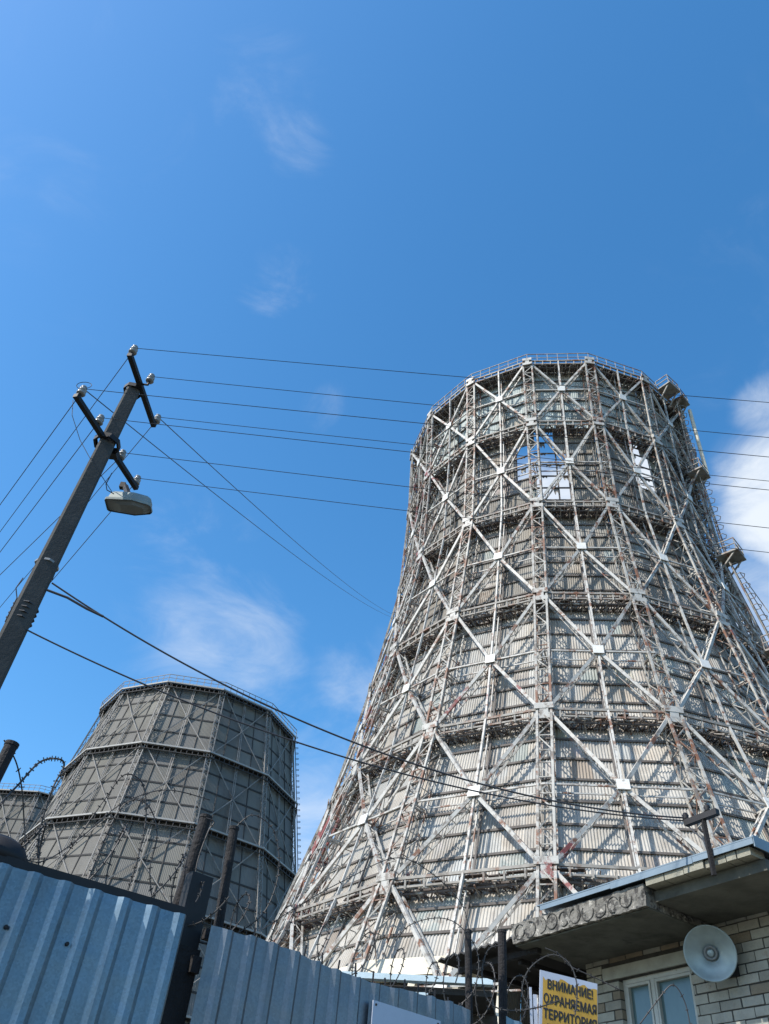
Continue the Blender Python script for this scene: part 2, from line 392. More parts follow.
        fn = (pt(.999, zc)-pt(0, zc)).normalized(); upv = (pt(.5, z1)-pt(.5, z0)).normalized(); nn_ = fn.cross(upv).normalized()
        gs.box(cA(0)-nn_*-.16 if nn_.y > 0 else cA(0)+nn_*.16, (.31, .31, .03), (fn, upv, nn_))
        o = mb.build('cross_brace', M['frame'], T.root); gs.build('gusset_plate', M['gusset'], o)
        o.rotation_euler = (0, 0, 0); T.spin(o, range(1, N_))
    # cladding with girts
    rows = [6, 7, 7, 7, 7, 3]
    holes = {(1, -1): [(4, 1), (4, 2), (4, 3), (5, 1), (5, 2), (5, 3)],
             (1, 0): [(0, 0), (1, 0), (0, 1), (1, 1), (0, 2), (1, 2), (2, 2), (0, 3), (1, 3), (2, 3), (0, 4), (1, 4), (2, 4), (0, 5), (1, 5), (2, 5)],
             (1, 1): [(4, 0), (4, 1), (4, 2), (4, 3), (5, 1), (5, 2), (5, 3)]}
    for i in range(6):
        mb = MB(); gb = MB(); z1, z0 = H[i]-.05, H[i+1]
        if i == 5: z0 = 11.9
        nr = rows[i]
        for j in range(N_):
            rng = random.Random(i*991+j*17)
            ncell = 6
            jj = j if j <= 8 else j-16
            hl = holes.get((i, jj), [])
            for r in range(nr):
                za, zb = lerp(z1, z0, r/nr), lerp(z1, z0, (r+1)/nr)
                mid_r = T.rad((za+zb)/2)-D
                per = max(4, round(2*mid_r*sin(pi/16)/ncell/.155))
                for c in range(ncell):
                    if (c, r) in hl:
                        if rng.random() < .5:      # torn remnant hanging from the girt above
                            ns = per*4; a_ = 0 if rng.random() < .5 else ns//2; ln = rng.uniform(.15, .7)
                            for s_ in range(a_, a_+ns//2):
                                u0_, u1_ = j+min(.9999, (c+s_/ns)/ncell), j+min(.9999, (c+(s_+1)/ns)/ncell)
                                l0 = ln*(1-.5*abs(sin(s_*.5)))*(zb-za); l1 = ln*(1-.5*abs(sin((s_+1)*.5)))*(zb-za)
                                mb.quad(T.P(u0_, za+l0, D, .1), T.P(u1_, za+l1, D, .1), T.P(u1_, za, D, .02), T.P(u0_, za, D, .02), (.6, .57, .53))
                        continue
                    if i in (1, 2) and rng.random() < .012: continue
                    k = rng.gauss(1, .06)
                    warm = rng.gauss(0, .025)
                    if i == 0:
                        if rng.random() < .8: tint = (.98*k, 1.15*k, 1.22*k)
                        else: tint = (.95*k, .9*k, .82*k)
                    elif i == 1: tint = ((.62+warm)*k, .60*k, (.57-warm)*k)
                    elif i == 2: tint = ((.66+warm)*k, .635*k, (.60-warm)*k)
                    else: tint = ((1+warm)*k, .985*k, (.97-warm)*k)
                    if abs(j+.5-5) < 3.2 or j in (2, 3): tint = tuple(q*.9 for q in tint)  # shade of the right flank put into the sheet tint
                    x = rng.random()
                    if i and x < .035: tint = (.74, .84, .86)
                    elif i in (1, 2, 3, 4) and x < .045: tint = (.92, .89, .74)
                    elif x > .965: tint = (tint[0]*.72, tint[1]*.66, tint[2]*.62)
                    lap = .05
                    offb = .045+rng.uniform(0, .015)
                    ra, rb = [], []
                    for s_ in range(per*4+1):
                        u = j+min(.99999, (c+s_/(per*4))/ncell)
                        h = .045*((0, 0, 1, 1)[s_ % 4]) if i else .028*((0, 0, 1, 1)[s_ % 4])
                        ra.append(T.P(u, za+lap, D, h)); rb.append(T.P(u, zb-lap, D, h+offb))
                    for s_ in range(per*4): mb.quad(rb[s_], rb[s_+1], ra[s_+1], ra[s_], tint)
            for r in range(nr+1):
                za = lerp(z1, z0, r/nr)
                if r in (0,) and i: continue
                gb.bar(T.P(j, za, D-.1), T.P(j+.9999, za, D-.1), .08, .11)
            for u in (1/3, 2/3):                     # inner posts behind the sheets show in the gaps
                gb.bar(T.P(j+u, z1, D+.1), T.P(j+u, z0, D+.1), .12)
            gb.bar(T.P(j+.5, z1, D-.2), T.P(j+.5, z0, D-.2), .09)
        o = mb.build('cladding', M['clad'], T.root); gb.build('girts', M['girt'], o)
    # base beam under the cladding
    mb = MB()
    for j in range(N_):
        q = []
        for z in (11.1, 11.85): q += [T.P(j, z, D+.4), T.P(j, z, D-.5), T.P(j+.9999, z, D-.5), T.P(j+.9999, z, D+.4)]
        mb.hexa(q)
    mb.build('base_beam', M['concrete_beam'], T.root)
    mb = MB()
    for j in range(N_): mb.bar(T.P(j, 5.9, 0), T.P(j+.9999, 5.9, 0), .3)
    mb.build('foot_ring_beam', M['frame'], T.root)
    mb = MB()
    for j in range(N_):
        for k in range(4):
            u = j+k/4; mb.bar(T.P(u, 11.1, D), T.P(u, 0, D), .3)
    mb.build('inlet_posts', M['concrete_beam'], T.root)
    # roof rim, guard rail
    mb = MB()
    for j in range(N_):
        for hz, w in ((.55, .05), (1.1, .06)): mb.bar(T.P(j, 61.7, .1)+Vector((0, 0, hz)), T.P(j+.9999, 61.7, .1)+Vector((0, 0, hz)), w)
        for k in range(6):
            p = T.P(j+k/6, 61.7, .1); mb.bar(p, p+Vector((0, 0, 1.1)), .05)
    mb.build('guard_rail', M['lace'], T.root)
    mb = MB()
    for j in range(N_):
        q = [T.P(j, 61.62, .25), T.P(j+.9999, 61.62, .25), T.P(j+.9999, 61.62, D-.1), T.P(j, 61.62, D-.1)]
        mb.hexa([p+Vector((0, 0, -.06)) for p in q]+[p+Vector((0, 0, .02)) for p in q])
    mb.build('rim_walkway', M['walk'], T.root)
    # climbing platforms on the right flank
    def platform(u, z, out, hw, rail=True):
        n = T.P(u, z, 0); r = Vector((n.x, n.y, 0)).normalized(); t = Vector((-r.y, r.x, 0))
        c = n+r*out*.5
        b = MB(); b.box(c, (out*.5+.1, hw, .07), (r, t, Vector((0, 0, 1))))
        b.bar(n-Vector((0, 0, 1.3))+t*hw*.8, c+r*out*.4+t*hw*.8, .1); b.bar(n-Vector((0, 0, 1.3))-t*hw*.8, c+r*out*.4-t*hw*.8, .1)
        o = b.build('inspection_platform', M['lace'], T.root)
        rb = MB()
        cs = [n+t*hw, n+r*out+t*hw, n+r*out-t*hw, n-t*hw]
        for h_ in (.55, 1.1):
            for a, b_ in zip(cs, cs[1:]): rb.bar(a+Vector((0, 0, h_)), b_+Vector((0, 0, h_)), .06)
        for a in cs+[cs[1].lerp(cs[2], .5)]: rb.bar(a, a+Vector((0, 0, 1.1)), .06)
        rb.build('platform_rail', M['lace'], o)
    platform(2.5, 61.7, 1.2, .8); platform(2.8, 61.4, 1.1, .7); platform(2.85, 52.2, 1.1, .8); platform(2.9, 43.0, 1.5, .8); platform(2.9, 34, 1.3, .8)
    mb = MB()
    def outp(u, z, o_, s_=0):
        n = T.P(u, z, 0); r = Vector((n.x, n.y, 0)).normalized(); t = Vector((-r.y, r.x, 0)); return n+r*o_+t*s_
    for (za, zb, u) in ((61.3, 52.3, 2.75), (52.2, 43.3, 2.9), (43.2, 34, 2.9), (33.9, 24.8, 2.9)):
        for s_ in (-.28, .28): mb.bar(outp(u, za, .55, s_), outp(u, zb, .55, s_), .08)
        for k in range(24):
            z = lerp(za, zb, k/24); mb.bar(outp(u, z, .55, -.28), outp(u, z, .55, .28), .05)
        for k in range(9):
            z = lerp(za, zb, k/9)
            pr = [outp(u, z, .55, -.3), outp(u, z, .9, -.33), outp(u, z, 1.1, 0), outp(u, z, .9, .33), outp(u, z, .55, .3)]
            for a, b_ in zip(pr, pr[1:]): mb.bar(a, b_, .04)
    mb.build('caged_ladder', M['lace'], T.root)
    mb = MB(); mb.tube([outp(2.95, 60.9, .9), outp(3.0, 52.6, .9)], .16, 10)
    mb.build('riser_pipe', M['concrete_beam'], T.root)
    mb = MB()                                        # slack cables hanging down the flank
    for k in range(2):
        pts = []
        for q in range(14):
            t = q/13; z = lerp(42+k, 16, t); pts.append(outp(3.3-.1*k, z, .8+2.0*sin(pi*t)*(.3+.2*k), .2*k))
        mb.tube(pts, .035, 5)
    mb.build('slack_cables', M['lace'], T.root)
    return T

def mid_tower(name, centre, phase, label, detail=True):
    H = [67.5, 55.84, 44.46, 33.1, 21.7, 10.3]; R = [16.7, 18.92, 20.98, 23.4, 26.2, 29.2]
    T = Tower(name, centre, phase, 12, R, H, label); N_ = 12; D = .6
    mb = MB()
    for i in range(5):
        z1, z0 = H[i], H[i+1]
        def rail(sx, d):
            return lambda t: T.corner(0, lerp(z1, z0, t), d)+Vector((sx*.36, 0, 0))
        A, B = rail(-1, 0), rail(1, 0); Ci, Di = rail(-1, D-.1), rail(1, D-.1)
        for f in (A, B): mb.bar(f(0), f(1), .13)
        zig(mb, A, B, 14, .09); zig(mb, A, Ci, 9, .06); zig(mb, B, Di, 9, .06)
    for sx in (-1, 1): mb.bar(T.corner(0, H[5])+Vector((sx*.36, 0, 0)), T.corner(0, 0)+Vector((sx*.36, 0, 0)), .3)
    T.spin(mb.build('lattice_column', M['f2'], T.root), range(1, N_))
    mb = MB()                                        # slim mid-face post with rungs
    for i in range(5):
        z1, z0 = H[i], H[i+1]
        A = lambda t: T.P(.475, lerp(z1, z0, t), .15); B = lambda t: T.P(.505, lerp(z1, z0, t), .15)
        mb.bar(A(0), A(1), .09); mb.bar(B(0), B(1), .09); zig(mb, A, B, 12, .05)
    T.spin(mb.build('mid_post', M['f2'], T.root), range(1, N_))
    for i in range(5):
        mb = MB(); lb = MB(); z = H[i]
        for j in range(N_):
            lb.bar(T.P(j, z, -.45), T.P(j+.9999, z, -.45), .26, .22)
            mb.bar(T.P(j, z, -.4)+Vector((0, 0, -.8)), T.P(j+.9999, z, -.4)+Vector((0, 0, -.8)), .12)
            mb.bar(T.P(j, z, D-.1)+Vector((0, 0, -.2)), T.P(j+.9999, z, D-.1)+Vector((0, 0, -.2)), .12)
            n = 12
            zig(mb, lambda t: T.P(j+min(t, .9999), z, -.4)+Vector((0, 0, -.8)), lambda t: T.P(j+min(t, .9999), z, D)+Vector((0, 0, -.3)), n, .1)
            for k in range(n+1): mb.bar(T.P(j+min(.9999, k/n), z, -.42), T.P(j+min(.9999, k/n), z, -.4)+Vector((0, 0, -.8)), .1)
            q = [T.P(j, z, -.2), T.P(j+.9999, z, -.2), T.P(j+.9999, z, D-.1), T.P(j, z, D-.1)]
            mb.hexa([p+Vector((0, 0, -.12)) for p in q]+[p+Vector((0, 0, -.05)) for p in q])
        o = mb.build('ring_girder', M['g2'], T.root); lb.build('ring_beam', M['light2'], o)
    for i in range(5):
        z1, z0 = H[i], H[i+1]; mb = MB()
        for (u, z) in ((.03, z1), (.97, z1), (.03, z0), (.97, z0)): mb.bar(T.P(u, z, .1), T.P(.5, (z1+z0)/2, .1), .13)
        o = mb.build('cross_brace', M['f2'], T.root); T.spin(o, range(1, N_))
    for i in range(5):
        mb = MB(); gb = MB(); z1, z0 = H[i], H[i+1]
        if i == 4: z0 = 13
        nr = 4
        for j in range(N_):
            rng = random.Random(i*31+j*7+5)
            for r in range(nr):
                za, zb = lerp(z1, z0, r/nr), lerp(z1, z0, (r+1)/nr)
                for c in range(4):
                    k = rng.gauss(1, .05); tint = (k, k*.99, k*rng.uniform(.93, 1.0)); ra, rb = [], []
                    per = 12
                    for s_ in range(per*2+1):
                        u = j+min(.99999, (c+s_/(per*2))/4); h = .03*(s_ % 2)
                        ra.append(T.P(u, za, D, h)); rb.append(T.P(u, zb, D, h+.03))
                    for s_ in range(per*2): mb.quad(rb[s_], rb[s_+1], ra[s_+1], ra[s_], tint)
            for r in range(nr+1):
                if r == 0 and i: continue
                za = lerp(z1, z0, r/nr); gb.bar(T.P(j, za, D-.06), T.P(j+.9999, za, D-.06), .12, .22)
            for u in (.25, .75): gb.bar(T.P(j+u, z1, D-.1), T.P(j+u, z0, D-.1), .10)
        o = mb.build('cladding', M['clad_old'], T.root); gb.build('girts', M['g2'], o)
    mb = MB()
    for j in range(N_):
        for hz, w in ((.6, .06), (1.2, .08)): mb.bar(T.P(j, 67.6, -.55)+Vector((0, 0, hz)), T.P(j+.9999, 67.6, -.55)+Vector((0, 0, hz)), w)
        for k in range(8):
            p = T.P(j+k/8, 67.6, -.55); mb.bar(p, p+Vector((0, 0, 1.2)), .07)
    mb.build('guard_rail', M['f2'], T.root)
    mb = MB()                                        # ladder up the right flank and its twin on the left
    for u0 in (3.02, -2.62):
        for i in range(3):
            za, zb = H[i], H[i+1]
            for s_ in (-.02, .02): mb.bar(T.P(u0+s_, za, -.4), T.P(u0+s_, zb, -.4), .08)
            for k in range(26):
                z = lerp(za, zb, k/26); mb.bar(T.P(u0-.02, z, -.4), T.P(u0+.02, z, -.4), .05)
            for k in range(12):
                z = lerp(za, zb, k/12); pr = [T.P(u0-.025, z, -.4), T.P(u0-.02, z, -.9), T.P(u0+.02, z, -.9), T.P(u0+.025, z, -.4)]
                for a, b_ in zip(pr, pr[1:]): mb.bar(a, b_, .06)
    mb.build('caged_ladder', M['g2'], T.root)
    return T
big_tower()
mid_tower('cooling_tower', (-27.49, 129.85), -.201, 'grey brown cooling tower with intact cladding, beyond the fence at left')
dd = radians(-20)
mid_tower('cooling_tower', (sin(dd)*190, cos(dd)*190), .12, 'farthest cooling tower, only a small pale piece of its rim visible at the left edge')

# ------------------------------------------------------------------ concrete utility pole
DP = 7.2
ptop = at_dist(134, 389, DP); pmid = at_dist(10, 640, DP)
axis = (ptop-pmid); pbot = ptop-axis*(ptop.z/axis.z)
pole = empty('utility_pole', pbot); tag(pole, 'grey concrete utility pole leaning across the left of the picture with two insulator crossarms', 'utility pole')
def rel(p, base): return Vector(p)-Vector(base)
mb = MB()
ax = (ptop-pbot).normalized(); side = ax.cross(Vector((0.45, -.9, 0))).normalized(); fr = side.cross(ax).normalized()
prof = [(-1, -.55), (-.55, -1), (.55, -1), (1, -.55), (1, .75), (.75, 1), (-.75, 1), (-1, .75)]
base = 0
steps = 24
for k in range(steps+1):
    t = k/steps; w = lerp(.142, .082, t); d_ = lerp(.142, .082, t)
    c = (ptop-pbot)*t
    for (a, b) in prof: mb.v.append(c+side*a*w+fr*b*d_)
for k in range(steps):
    for q in range(8):
        a = k*8+q; b = k*8+(q+1) % 8; mb.f.append((a, b, b+8, a+8)); mb.t.append(None)
mb.f.append(tuple(steps*8+q for q in range(8))); mb.t.append(None)
mb.build('shaft', M['pole'], pole)
def on_axis(z): return pbot+(ptop-pbot)*((z-pbot.z)/(ptop.z-pbot.z))
mb = MB()
def band(z, r, h, m, name):
    b = MB(); c = on_axis(z)-pbot; b.lathe(c, ax, [(r*.9, -h), (r*1.12, -h), (r*1.12, h), (r*.9, h)], 8, ref=fr); return b.build(name, m, pole)
zb = at_dist(41, 563, DP).z
wpole = lambda z: lerp(.142, .082, z/ptop.z)*1.22
band(zb, wpole(zb)*.88, .012, M['porcelain'], 'white_band')
zl = at_dist(15, 620, DP).z
for k in range(4): band(zl+.055*k, wpole(zl)*.86, .005, M['wire'], 'wrapped_wire')
# crossarms
zt = at_dist(138, 392, DP).z-.02; zlow = at_dist(107.5, 443.7, DP).z
def arm(pl, pr, z, w):
    a, b = at_z(*pl, z), at_z(*pr, z); m_ = MB(); m_.bar(a-pbot, b-pbot, w, w); o = m_.build('crossarm', M['dark'], pole); return a, b, o
ta, tb, o1 = arm((129.6, 354), (154, 426), zt, .058)
la, lb, o2 = arm((75.5, 395), (136.5, 488.5), zlow, .055)
c = on_axis(zlow)-pbot
mb = MB(); mb.lathe(c, ax, [(.13, -.035), (.155, -.035), (.155, .035), (.13, .035)], 8, ref=fr); mb.box(c+side*-.0+fr*-.0+(lb-la).normalized()*.16, (.05, .05, .05)); mb.build('clamp_collar', M['dark'], pole)
mb = MB(); c = on_axis(zt)-pbot; mb.lathe(c, ax, [(.10, -.03), (.118, -.03), (.118, .03), (.10, .03)], 8, ref=fr)
mb.build('clamp_collar', M['dark'], pole)
ins_px = [((133.5, 350.5), zt, (138.5, 346)), ((150.5, 379), zt, (156, 375.5)), ((157, 419.5), zt, (161, 417)),
          ((82, 391.5), zlow, (85, 388)), ((99.5, 420.5), zlow, (103, 417)), ((121.5, 455.5), zlow, (128, 453)), ((136.5, 481), zlow, (140, 479))]
tops = []
for (px, z, wp) in ins_px:
    zc = z+.10; p = at_z(*px, zc)-pbot
    a = MB(); a.tube([p-Vector((0, 0, .12)), p-Vector((0, 0, .02))], .014, 8)
    base_arm = (ta, tb) if z == zt else (la, lb)
    A0, B0 = base_arm[0]-pbot, base_arm[1]-pbot; t = max(0, min(1, (p-A0).dot(B0-A0)/(B0-A0).length_squared)); foot = A0.lerp(B0, t)
    a.tube([foot, p-Vector((0, 0, .12))], .013, 8)
    ho = a.build('insulator_pin', M['dark'], pole)
    b = MB(); b.lathe(p-Vector((0, 0, .05)), (0, 0, 1), [(.0, 0), (.045, 0), (.052, .015), (.035, .035), (.03, .05), (.046, .06), (.046, .075), (.032, .09), (.030, .105), (.038, .115), (.03, .13), (0, .135)], 16)
    b.build('insulator', M['porcelain'], pole, True)
    tops.append((p+pbot+Vector((0, 0, .05)), z))
# street lamp under the lower arm
zlamp = at_dist(130, 500, DP+.1).z
Lp, Rp = at_z(106.5, 503, zlamp), at_z(152, 508, zlamp)
mid = (Lp+Rp)/2; X = (Rp-Lp).normalized(); Y = Vector((0, 0, 1)).cross(X); hl = (Rp-Lp).length/2
lamp = empty('street_lamp', mid); tag(lamp, 'boxy grey street lamp hanging under the lower crossarm of the concrete pole', 'street lamp')
def lamp_loop(sx, sy, z, shift=0):
    pts = []
    for (a, b) in ((-1, -.62), (-.93, -.8), (.2, -1), (.9, -.62), (1, -.42), (1, .42), (.9, .62), (.2, 1), (-.93, .8), (-1, .62)):
        pts.append(X*(a*sx+shift)+Y*b*sy+Vector((0, 0, z)))
    return pts
loops = [lamp_loop(hl, hl*.50, -.03), lamp_loop(hl*1.0, hl*.52, 0), lamp_loop(hl*.93, hl*.46, .015), lamp_loop(hl*.89, hl*.43, .09), lamp_loop(hl*.80, hl*.36, .125, -.01)]
mb = MB()
for l_ in loops: mb.v += l_
for k in range(4):
    for q in range(10):
        a = k*10+q; b = k*10+(q+1) % 10; mb.f.append((a, b, b+10, a+10)); mb.t.append(None)
mb.f.append(tuple(40+q for q in range(10))); mb.t.append(None)
mb.build('lamp_housing', M['lampgrey'], lamp)
mb = MB(); l0 = lamp_loop(hl*.97, hl*.48, -.012); mb.v += l0; mb.f.append(tuple(range(10))[::-1]); mb.t.append(None)
l1 = lamp_loop(hl*.5, hl*.3, -.06, .05); mb.v += l1
for q in range(10):
    a = q; b = (q+1) % 10; mb.f.append((a, b, b+10, a+10)); mb.t.append(None)
mb.f.append(tuple(10+q for q in range(10))[::-1]); mb.t.append(None)
mb.build('lamp_lens', M['alu_dark'], lamp)
mb = MB(); mb.bar(X*-.05+Vector((0, 0, .14)), (at_z(126, 484, zlow)-mid)+Vector((0, 0, -.03)), .05); mb.box((at_z(124, 483, zlow)-mid)+Vector((0, 0, -.05)), (.03, .03, .04)); mb.build('lamp_bracket', M['dark'], lamp)
def wire_obj(name, pts, r, label, cat, group=None, m=None, n=5):
    b = MB(); p0 = Vector(pts[0]); b.tube([Vector(p)-p0 for p in pts], r, n); o = b.build(name, m or M['wire']); o.location = p0
    return tag(o, label, cat, group)
def catenary(a, b, sag, n=40): return [a.lerp(b, k/n)-Vector((0, 0, 4*sag*(k/n)*(1-k/n))) for k in range(n+1)]
mids = [370.5, 400, 420, 442.5, 448.4, 485.4, 508.5]; ends = [396, 431, 449.5, 474.5, 482.5, 520.5, 545]
order = [0, 1, 3, 2, 4, 5, 6]
words = ['highest', 'second highest', 'third from the top', 'fourth from the top', 'fifth from the top', 'second lowest', 'lowest']
right_ends = {}
for k, (iy, ye) in enumerate(zip(order, ends)):
    s = tops[iy][0]
    e = at_z(769, ye, s.z+.02)
    e = s+(e-s)*3.2
    pts = []
    n = 70
    for q in range(n+1):
        t = q/n; pts.append(s.lerp(e, t)-Vector((0, 0, .42*4*t*(1-t)*.35)))
    wire_obj('power_line', pts, .004, f'{words[k]} bare wire of the seven running from pole to right edge', 'wire', 'bare wires running right')
# wires running off left behind the viewer
left = [((75, 397), (0, 504), la, 0), ((128, 353), (0, 531), ta, 1), ((92, 425), (0, 551), None, 2), ((121, 455), (0, 573), None, 3), ((157, 420), (0, 640), None, 4), ((136.5, 483), (0, 668), None, 5)]
lw = ['uppermost', 'second', 'third', 'fourth', 'fifth', 'lowest']
srcs = [tops[3], tops[0], tops[4], tops[5], tops[2], tops[6]]
lend = [504, 531, 551, 573, 606, 640]
for k in range(6):
    s = srcs[k][0]-Vector((0, 0, .06)); e = at_z(0, lend[k], s.z); e = s+(e-s)*3
    wire_obj('power_line', catenary(s, e, .08), .005, f'{lw[k]} wire running from the pole down to the left edge', 'wire', 'bare wires running left')
# two service wires to the tower
for k, (ti, px) in enumerate(((3, (391, 617)), (2, (392, 614)))):
    s = tops[ti][0]; dd_ = ray(*px); e = Vector((dd_.x, dd_.y, dd_.z))*40+Vector((0, 0, EYE))
    wire_obj('service_wire', catenary(s, e, .35), .0065, ('lower-hung', 'upper-hung')[k]+' thin wire slanting from pole to left flank of the white tower', 'wire', 'slanting service wires')
# small loops of tail wire at the pole
mb = MB(); s = tops[3][0]
pts = [s+Vector((.14*sin(2*pi*q/14)*.6-.02, .02*q/14, .07+.06*-cos(2*pi*q/14))) for q in range(14)]
mb.tube([p-pbot for p in pts], .004, 5)
pts = [at_dist(73, 400, 7.0), at_dist(72, 415, 7.0), at_dist(80, 440, 7.0), at_dist(92, 462, 6.95), at_dist(103, 478, 7.0), at_dist(112, 492, 7.1)]
mb.tube([p-pbot for p in pts], .004, 5)
pts = [at_dist(112, 473, 7.2), at_dist(106, 484, 7.15), at_dist(107, 490, 7.15), at_dist(114, 494, 7.2)]
mb.tube([p-pbot for p in pts], .006, 5)
pts = [at_dist(23, 578, 6.95), at_dist(16, 588, 6.9), at_dist(17, 598, 6.9), at_dist(5, 622, 7.0)]
mb.tube([p-pbot for p in pts], .006, 5)
pts = [at_dist(75, 520, 7.25), at_dist(60, 560, 7.25), at_dist(52, 580, 7.22)]
mb.tube([p-pbot for p in pts], .006, 5)
mb.build('lead_wire', M['wire'], pole)

# ------------------------------------------------------------------ brick guard building
n = (.856, .517); PE, PW = 7.2, 8.25
nv = Vector((n[0], n[1], 0)).normalized(); uv = Vector((nv.y, -nv.x, 0))         # uv runs right (towards the viewer)
ZS = EYE+3.08; ZT = ZS+.22
bld = empty('guard_building', tuple(nv*PW)); tag(bld, 'low white brick building with a concrete slab roof edge at the lower right', 'building')
O = nv*PW
def bp(u, w, z): return uv*u+nv*w+Vector((0, 0, z))    # local: u along the wall, w outward is negative
def wall_uz(x, y, p=PW):
    q = at_plane(x, y, (nv.x, nv.y), p); return q.dot(uv), q.z
AX = (uv, nv, Vector((0, 0, 1)))
uL = wall_uz(585, 965)[0]; uCorner = at_z(750, 848, ZT).dot(uv)
# window opening
w0, wz = wall_uz(619, 985); w1, _ = wall_uz(690, 971)
lz = wall_uz(650, 972)[1]; wtop = lz; wbot = wtop-1.25
mb = MB(); mo = MB()
rng = random.Random(3)
bh, bl = .098, .26
UR = uCorner+3.2
nrow = int((ZS+.02)/bh)
for r in range(nrow+3):
    z0 = r*bh+.005; z1 = z0+.088
    if z1 > ZS+.3: break
    off = (r % 2)*.13
    u = uL-.0
    first = True
    while u < UR:
        L_ = bl
        if first and r % 2: L_ = .13
        first = False
        a, b = u+rng.uniform(.005, .010), min(u+L_-rng.uniform(.005, .010), UR)
        segs = [(a, b)]
        if z1 > wbot and z0 < wtop+.0:
            if b > w0 and a < w1:
                segs = []
                if a < w0-.03: segs.append((a, w0))
                if b > w1+.03: segs.append((w1, b))
        if wtop-.005 < z0+.03 < wtop+.15 and b > w0-.25 and a < w1+.1:      # lintel place
            segs = []
            if a < w0-.28: segs.append((a, w0-.26))
            if b > w1+.13: segs.append((w1+.11, b))
        for (a, b) in segs:
            if b-a < .03: continue
            x = rng.random(); k = rng.gauss(1, .07)
            tint = (k, k*.98, k*.95) if x > .2 else ((.66*k, .55*k, .45*k) if x > .1 else (.8*k, .76*k, .72*k))
            jx = rng.uniform(-.007, .007)
            mb.box(bp((a+b)/2, .06+jx, (z0+z1)/2+rng.uniform(-.002, .002)), ((b-a)/2, .06, .044-rng.uniform(0, .004)), AX, tint)
        u += L_
mb.build('brick_facing', M['brick'], bld)
# mortar core and the rest of the body, split round the window
def core(u0, u1, z0, z1): mo.box(bp((u0+u1)/2, .26, (z0+z1)/2), ((u1-u0)/2, .25, (z1-z0)/2), AX)
core(uL+.01, w0-.001, .0, ZS+.25); core(w1+.001, UR, 0, ZS+.25); core(w0, w1, 0, wbot); core(w0, w1, wtop, ZS+.25)
mo.box(bp(uL+.13, 2.8, ZS/2), (.12, 2.25, ZS/2-.01), AX)
mo.box(bp(UR-.13, 2.8, ZS/2), (.12, 2.25, ZS/2-.01), AX)
mo.box(bp((uL+UR)/2, 5.2, ZS/2), ((UR-uL)/2, .12, ZS/2-.01), AX)
mo.build('wall', M['mortar'], bld)
mb = MB(); mb.box(bp((w0+w1)/2-.06, .05, wtop+.07), ((w1-w0)/2+.17, .065, .065), AX); mb.build('lintel', M['lintel'], bld)
# window
win = empty('window', bp(w0, .12, wbot)); win.parent = bld
def wbx(m_, u0, u1, z0, z1, d=.03, c=0.): m_.box(uv*((u0+u1)/2)+nv*c+Vector((0, 0, (z0+z1)/2)), ((u1-u0)/2, d, (z1-z0)/2), AX)
WW, WH = w1-w0, wtop-wbot
mb = MB()
for a in ((0, .04, 0, WH), (WW-.04, WW, 0, WH), (.04, WW-.04, 0, .05), (.04, WW-.04, WH-.05, WH)): wbx(mb, *a, .045)
ms = wall_uz(649, 990)[0]-w0
wbx(mb, ms-.026, ms+.026, .05, WH-.05, .045)
mb.build('window_frame', M['winframe'], win)
mb = MB()
for (a, b) in ((.045, ms-.035), (ms+.035, WW-.045)):
    for q in ((a, a+.025, .055, WH-.055), (b-.025, b, .055, WH-.055), (a+.025, b-.025, .055, .09), (a+.025, b-.025, WH-.085, WH-.055)): wbx(mb, *q, .03, -.02)
mb.build('sash', M['winframe'], win)
mb = MB()
for (a, b) in ((.068, ms-.058), (ms+.058, WW-.068)): wbx(mb, a, b, .088, WH-.083, .004, .0)
mb.build('pane', M['glass'], win)
mb = MB(); wbx(mb, -.05, WW+.05, -.05, -.002, .12, -.08); mb.build('sill', M['lintel'], win)
# concrete slab with its rough cored edge
import mathutils
def rough_box(u0, u1, w0_, w1_, z0, z1, name, m_, amp, parent, du=.035):
    b = MB(); nu = max(1, int((u1-u0)/du)); nz_ = max(1, int((z1-z0)/du)); nw = 10
    P_ = {}
    def q(u, w, z):
        p = bp(u, w, z); d = mathutils.noise.noise_vector(p*9)*amp+mathutils.noise.noise_vector(p*28)*amp*.5; return p+d
    front = [[q(lerp(u0, u1, i/nu), w0_, lerp(z0, z1, k/nz_)) for i in range(nu+1)] for k in range(nz_+1)]
    for k in range(nz_):
        for i in range(nu): b.quad(front[k][i], front[k][i+1], front[k+1][i+1], front[k+1][i])
    bot = [[q(lerp(u0, u1, i/nu), lerp(w0_, w1_, k/nw), z0) for i in range(nu+1)] for k in range(nw+1)]
    for k in range(nw):
        for i in range(nu): b.quad(bot[k][i], bot[k+1][i], bot[k+1][i+1], bot[k][i+1])
    topf = [[q(lerp(u0, u1, i/nu), lerp(w0_, w1_, k/nw), z1) for i in range(nu+1)] for k in range(nw+1)]
    for k in range(nw):
        for i in range(nu): b.quad(topf[k][i], topf[k][i+1], topf[k+1][i+1], topf[k+1][i])
    for uu in (u0, u1):
        f = [[q(uu, lerp(w0_, w1_, k/nw), lerp(z0, z1, i/nz_)) for i in range(nz_+1)] for k in range(nw+1)]
        for k in range(nw):
            for i in range(nz_): b.quad(f[k][i], f[k][i+1], f[k+1][i+1], f[k+1][i])
    b.hexa([bp(u0, w1_, z0), bp(u1, w1_, z0), bp(u1, w1_+.02, z0), bp(u0, w1_+.02, z0), bp(u0, w1_, z1), bp(u1, w1_, z1), bp(u1, w1_+.02, z1), bp(u0, w1_+.02, z1)])
    return b.build(name, m_, parent)
WE = PE-PW
uS0 = at_z(512, 944, ZS).dot(uv); uS1 = at_z(646, 905, ZS).dot(uv)
slab = rough_box(uS0, uS1, WE, 4.9, ZS, ZT, 'canopy_slab', M['conc'], .014, bld)
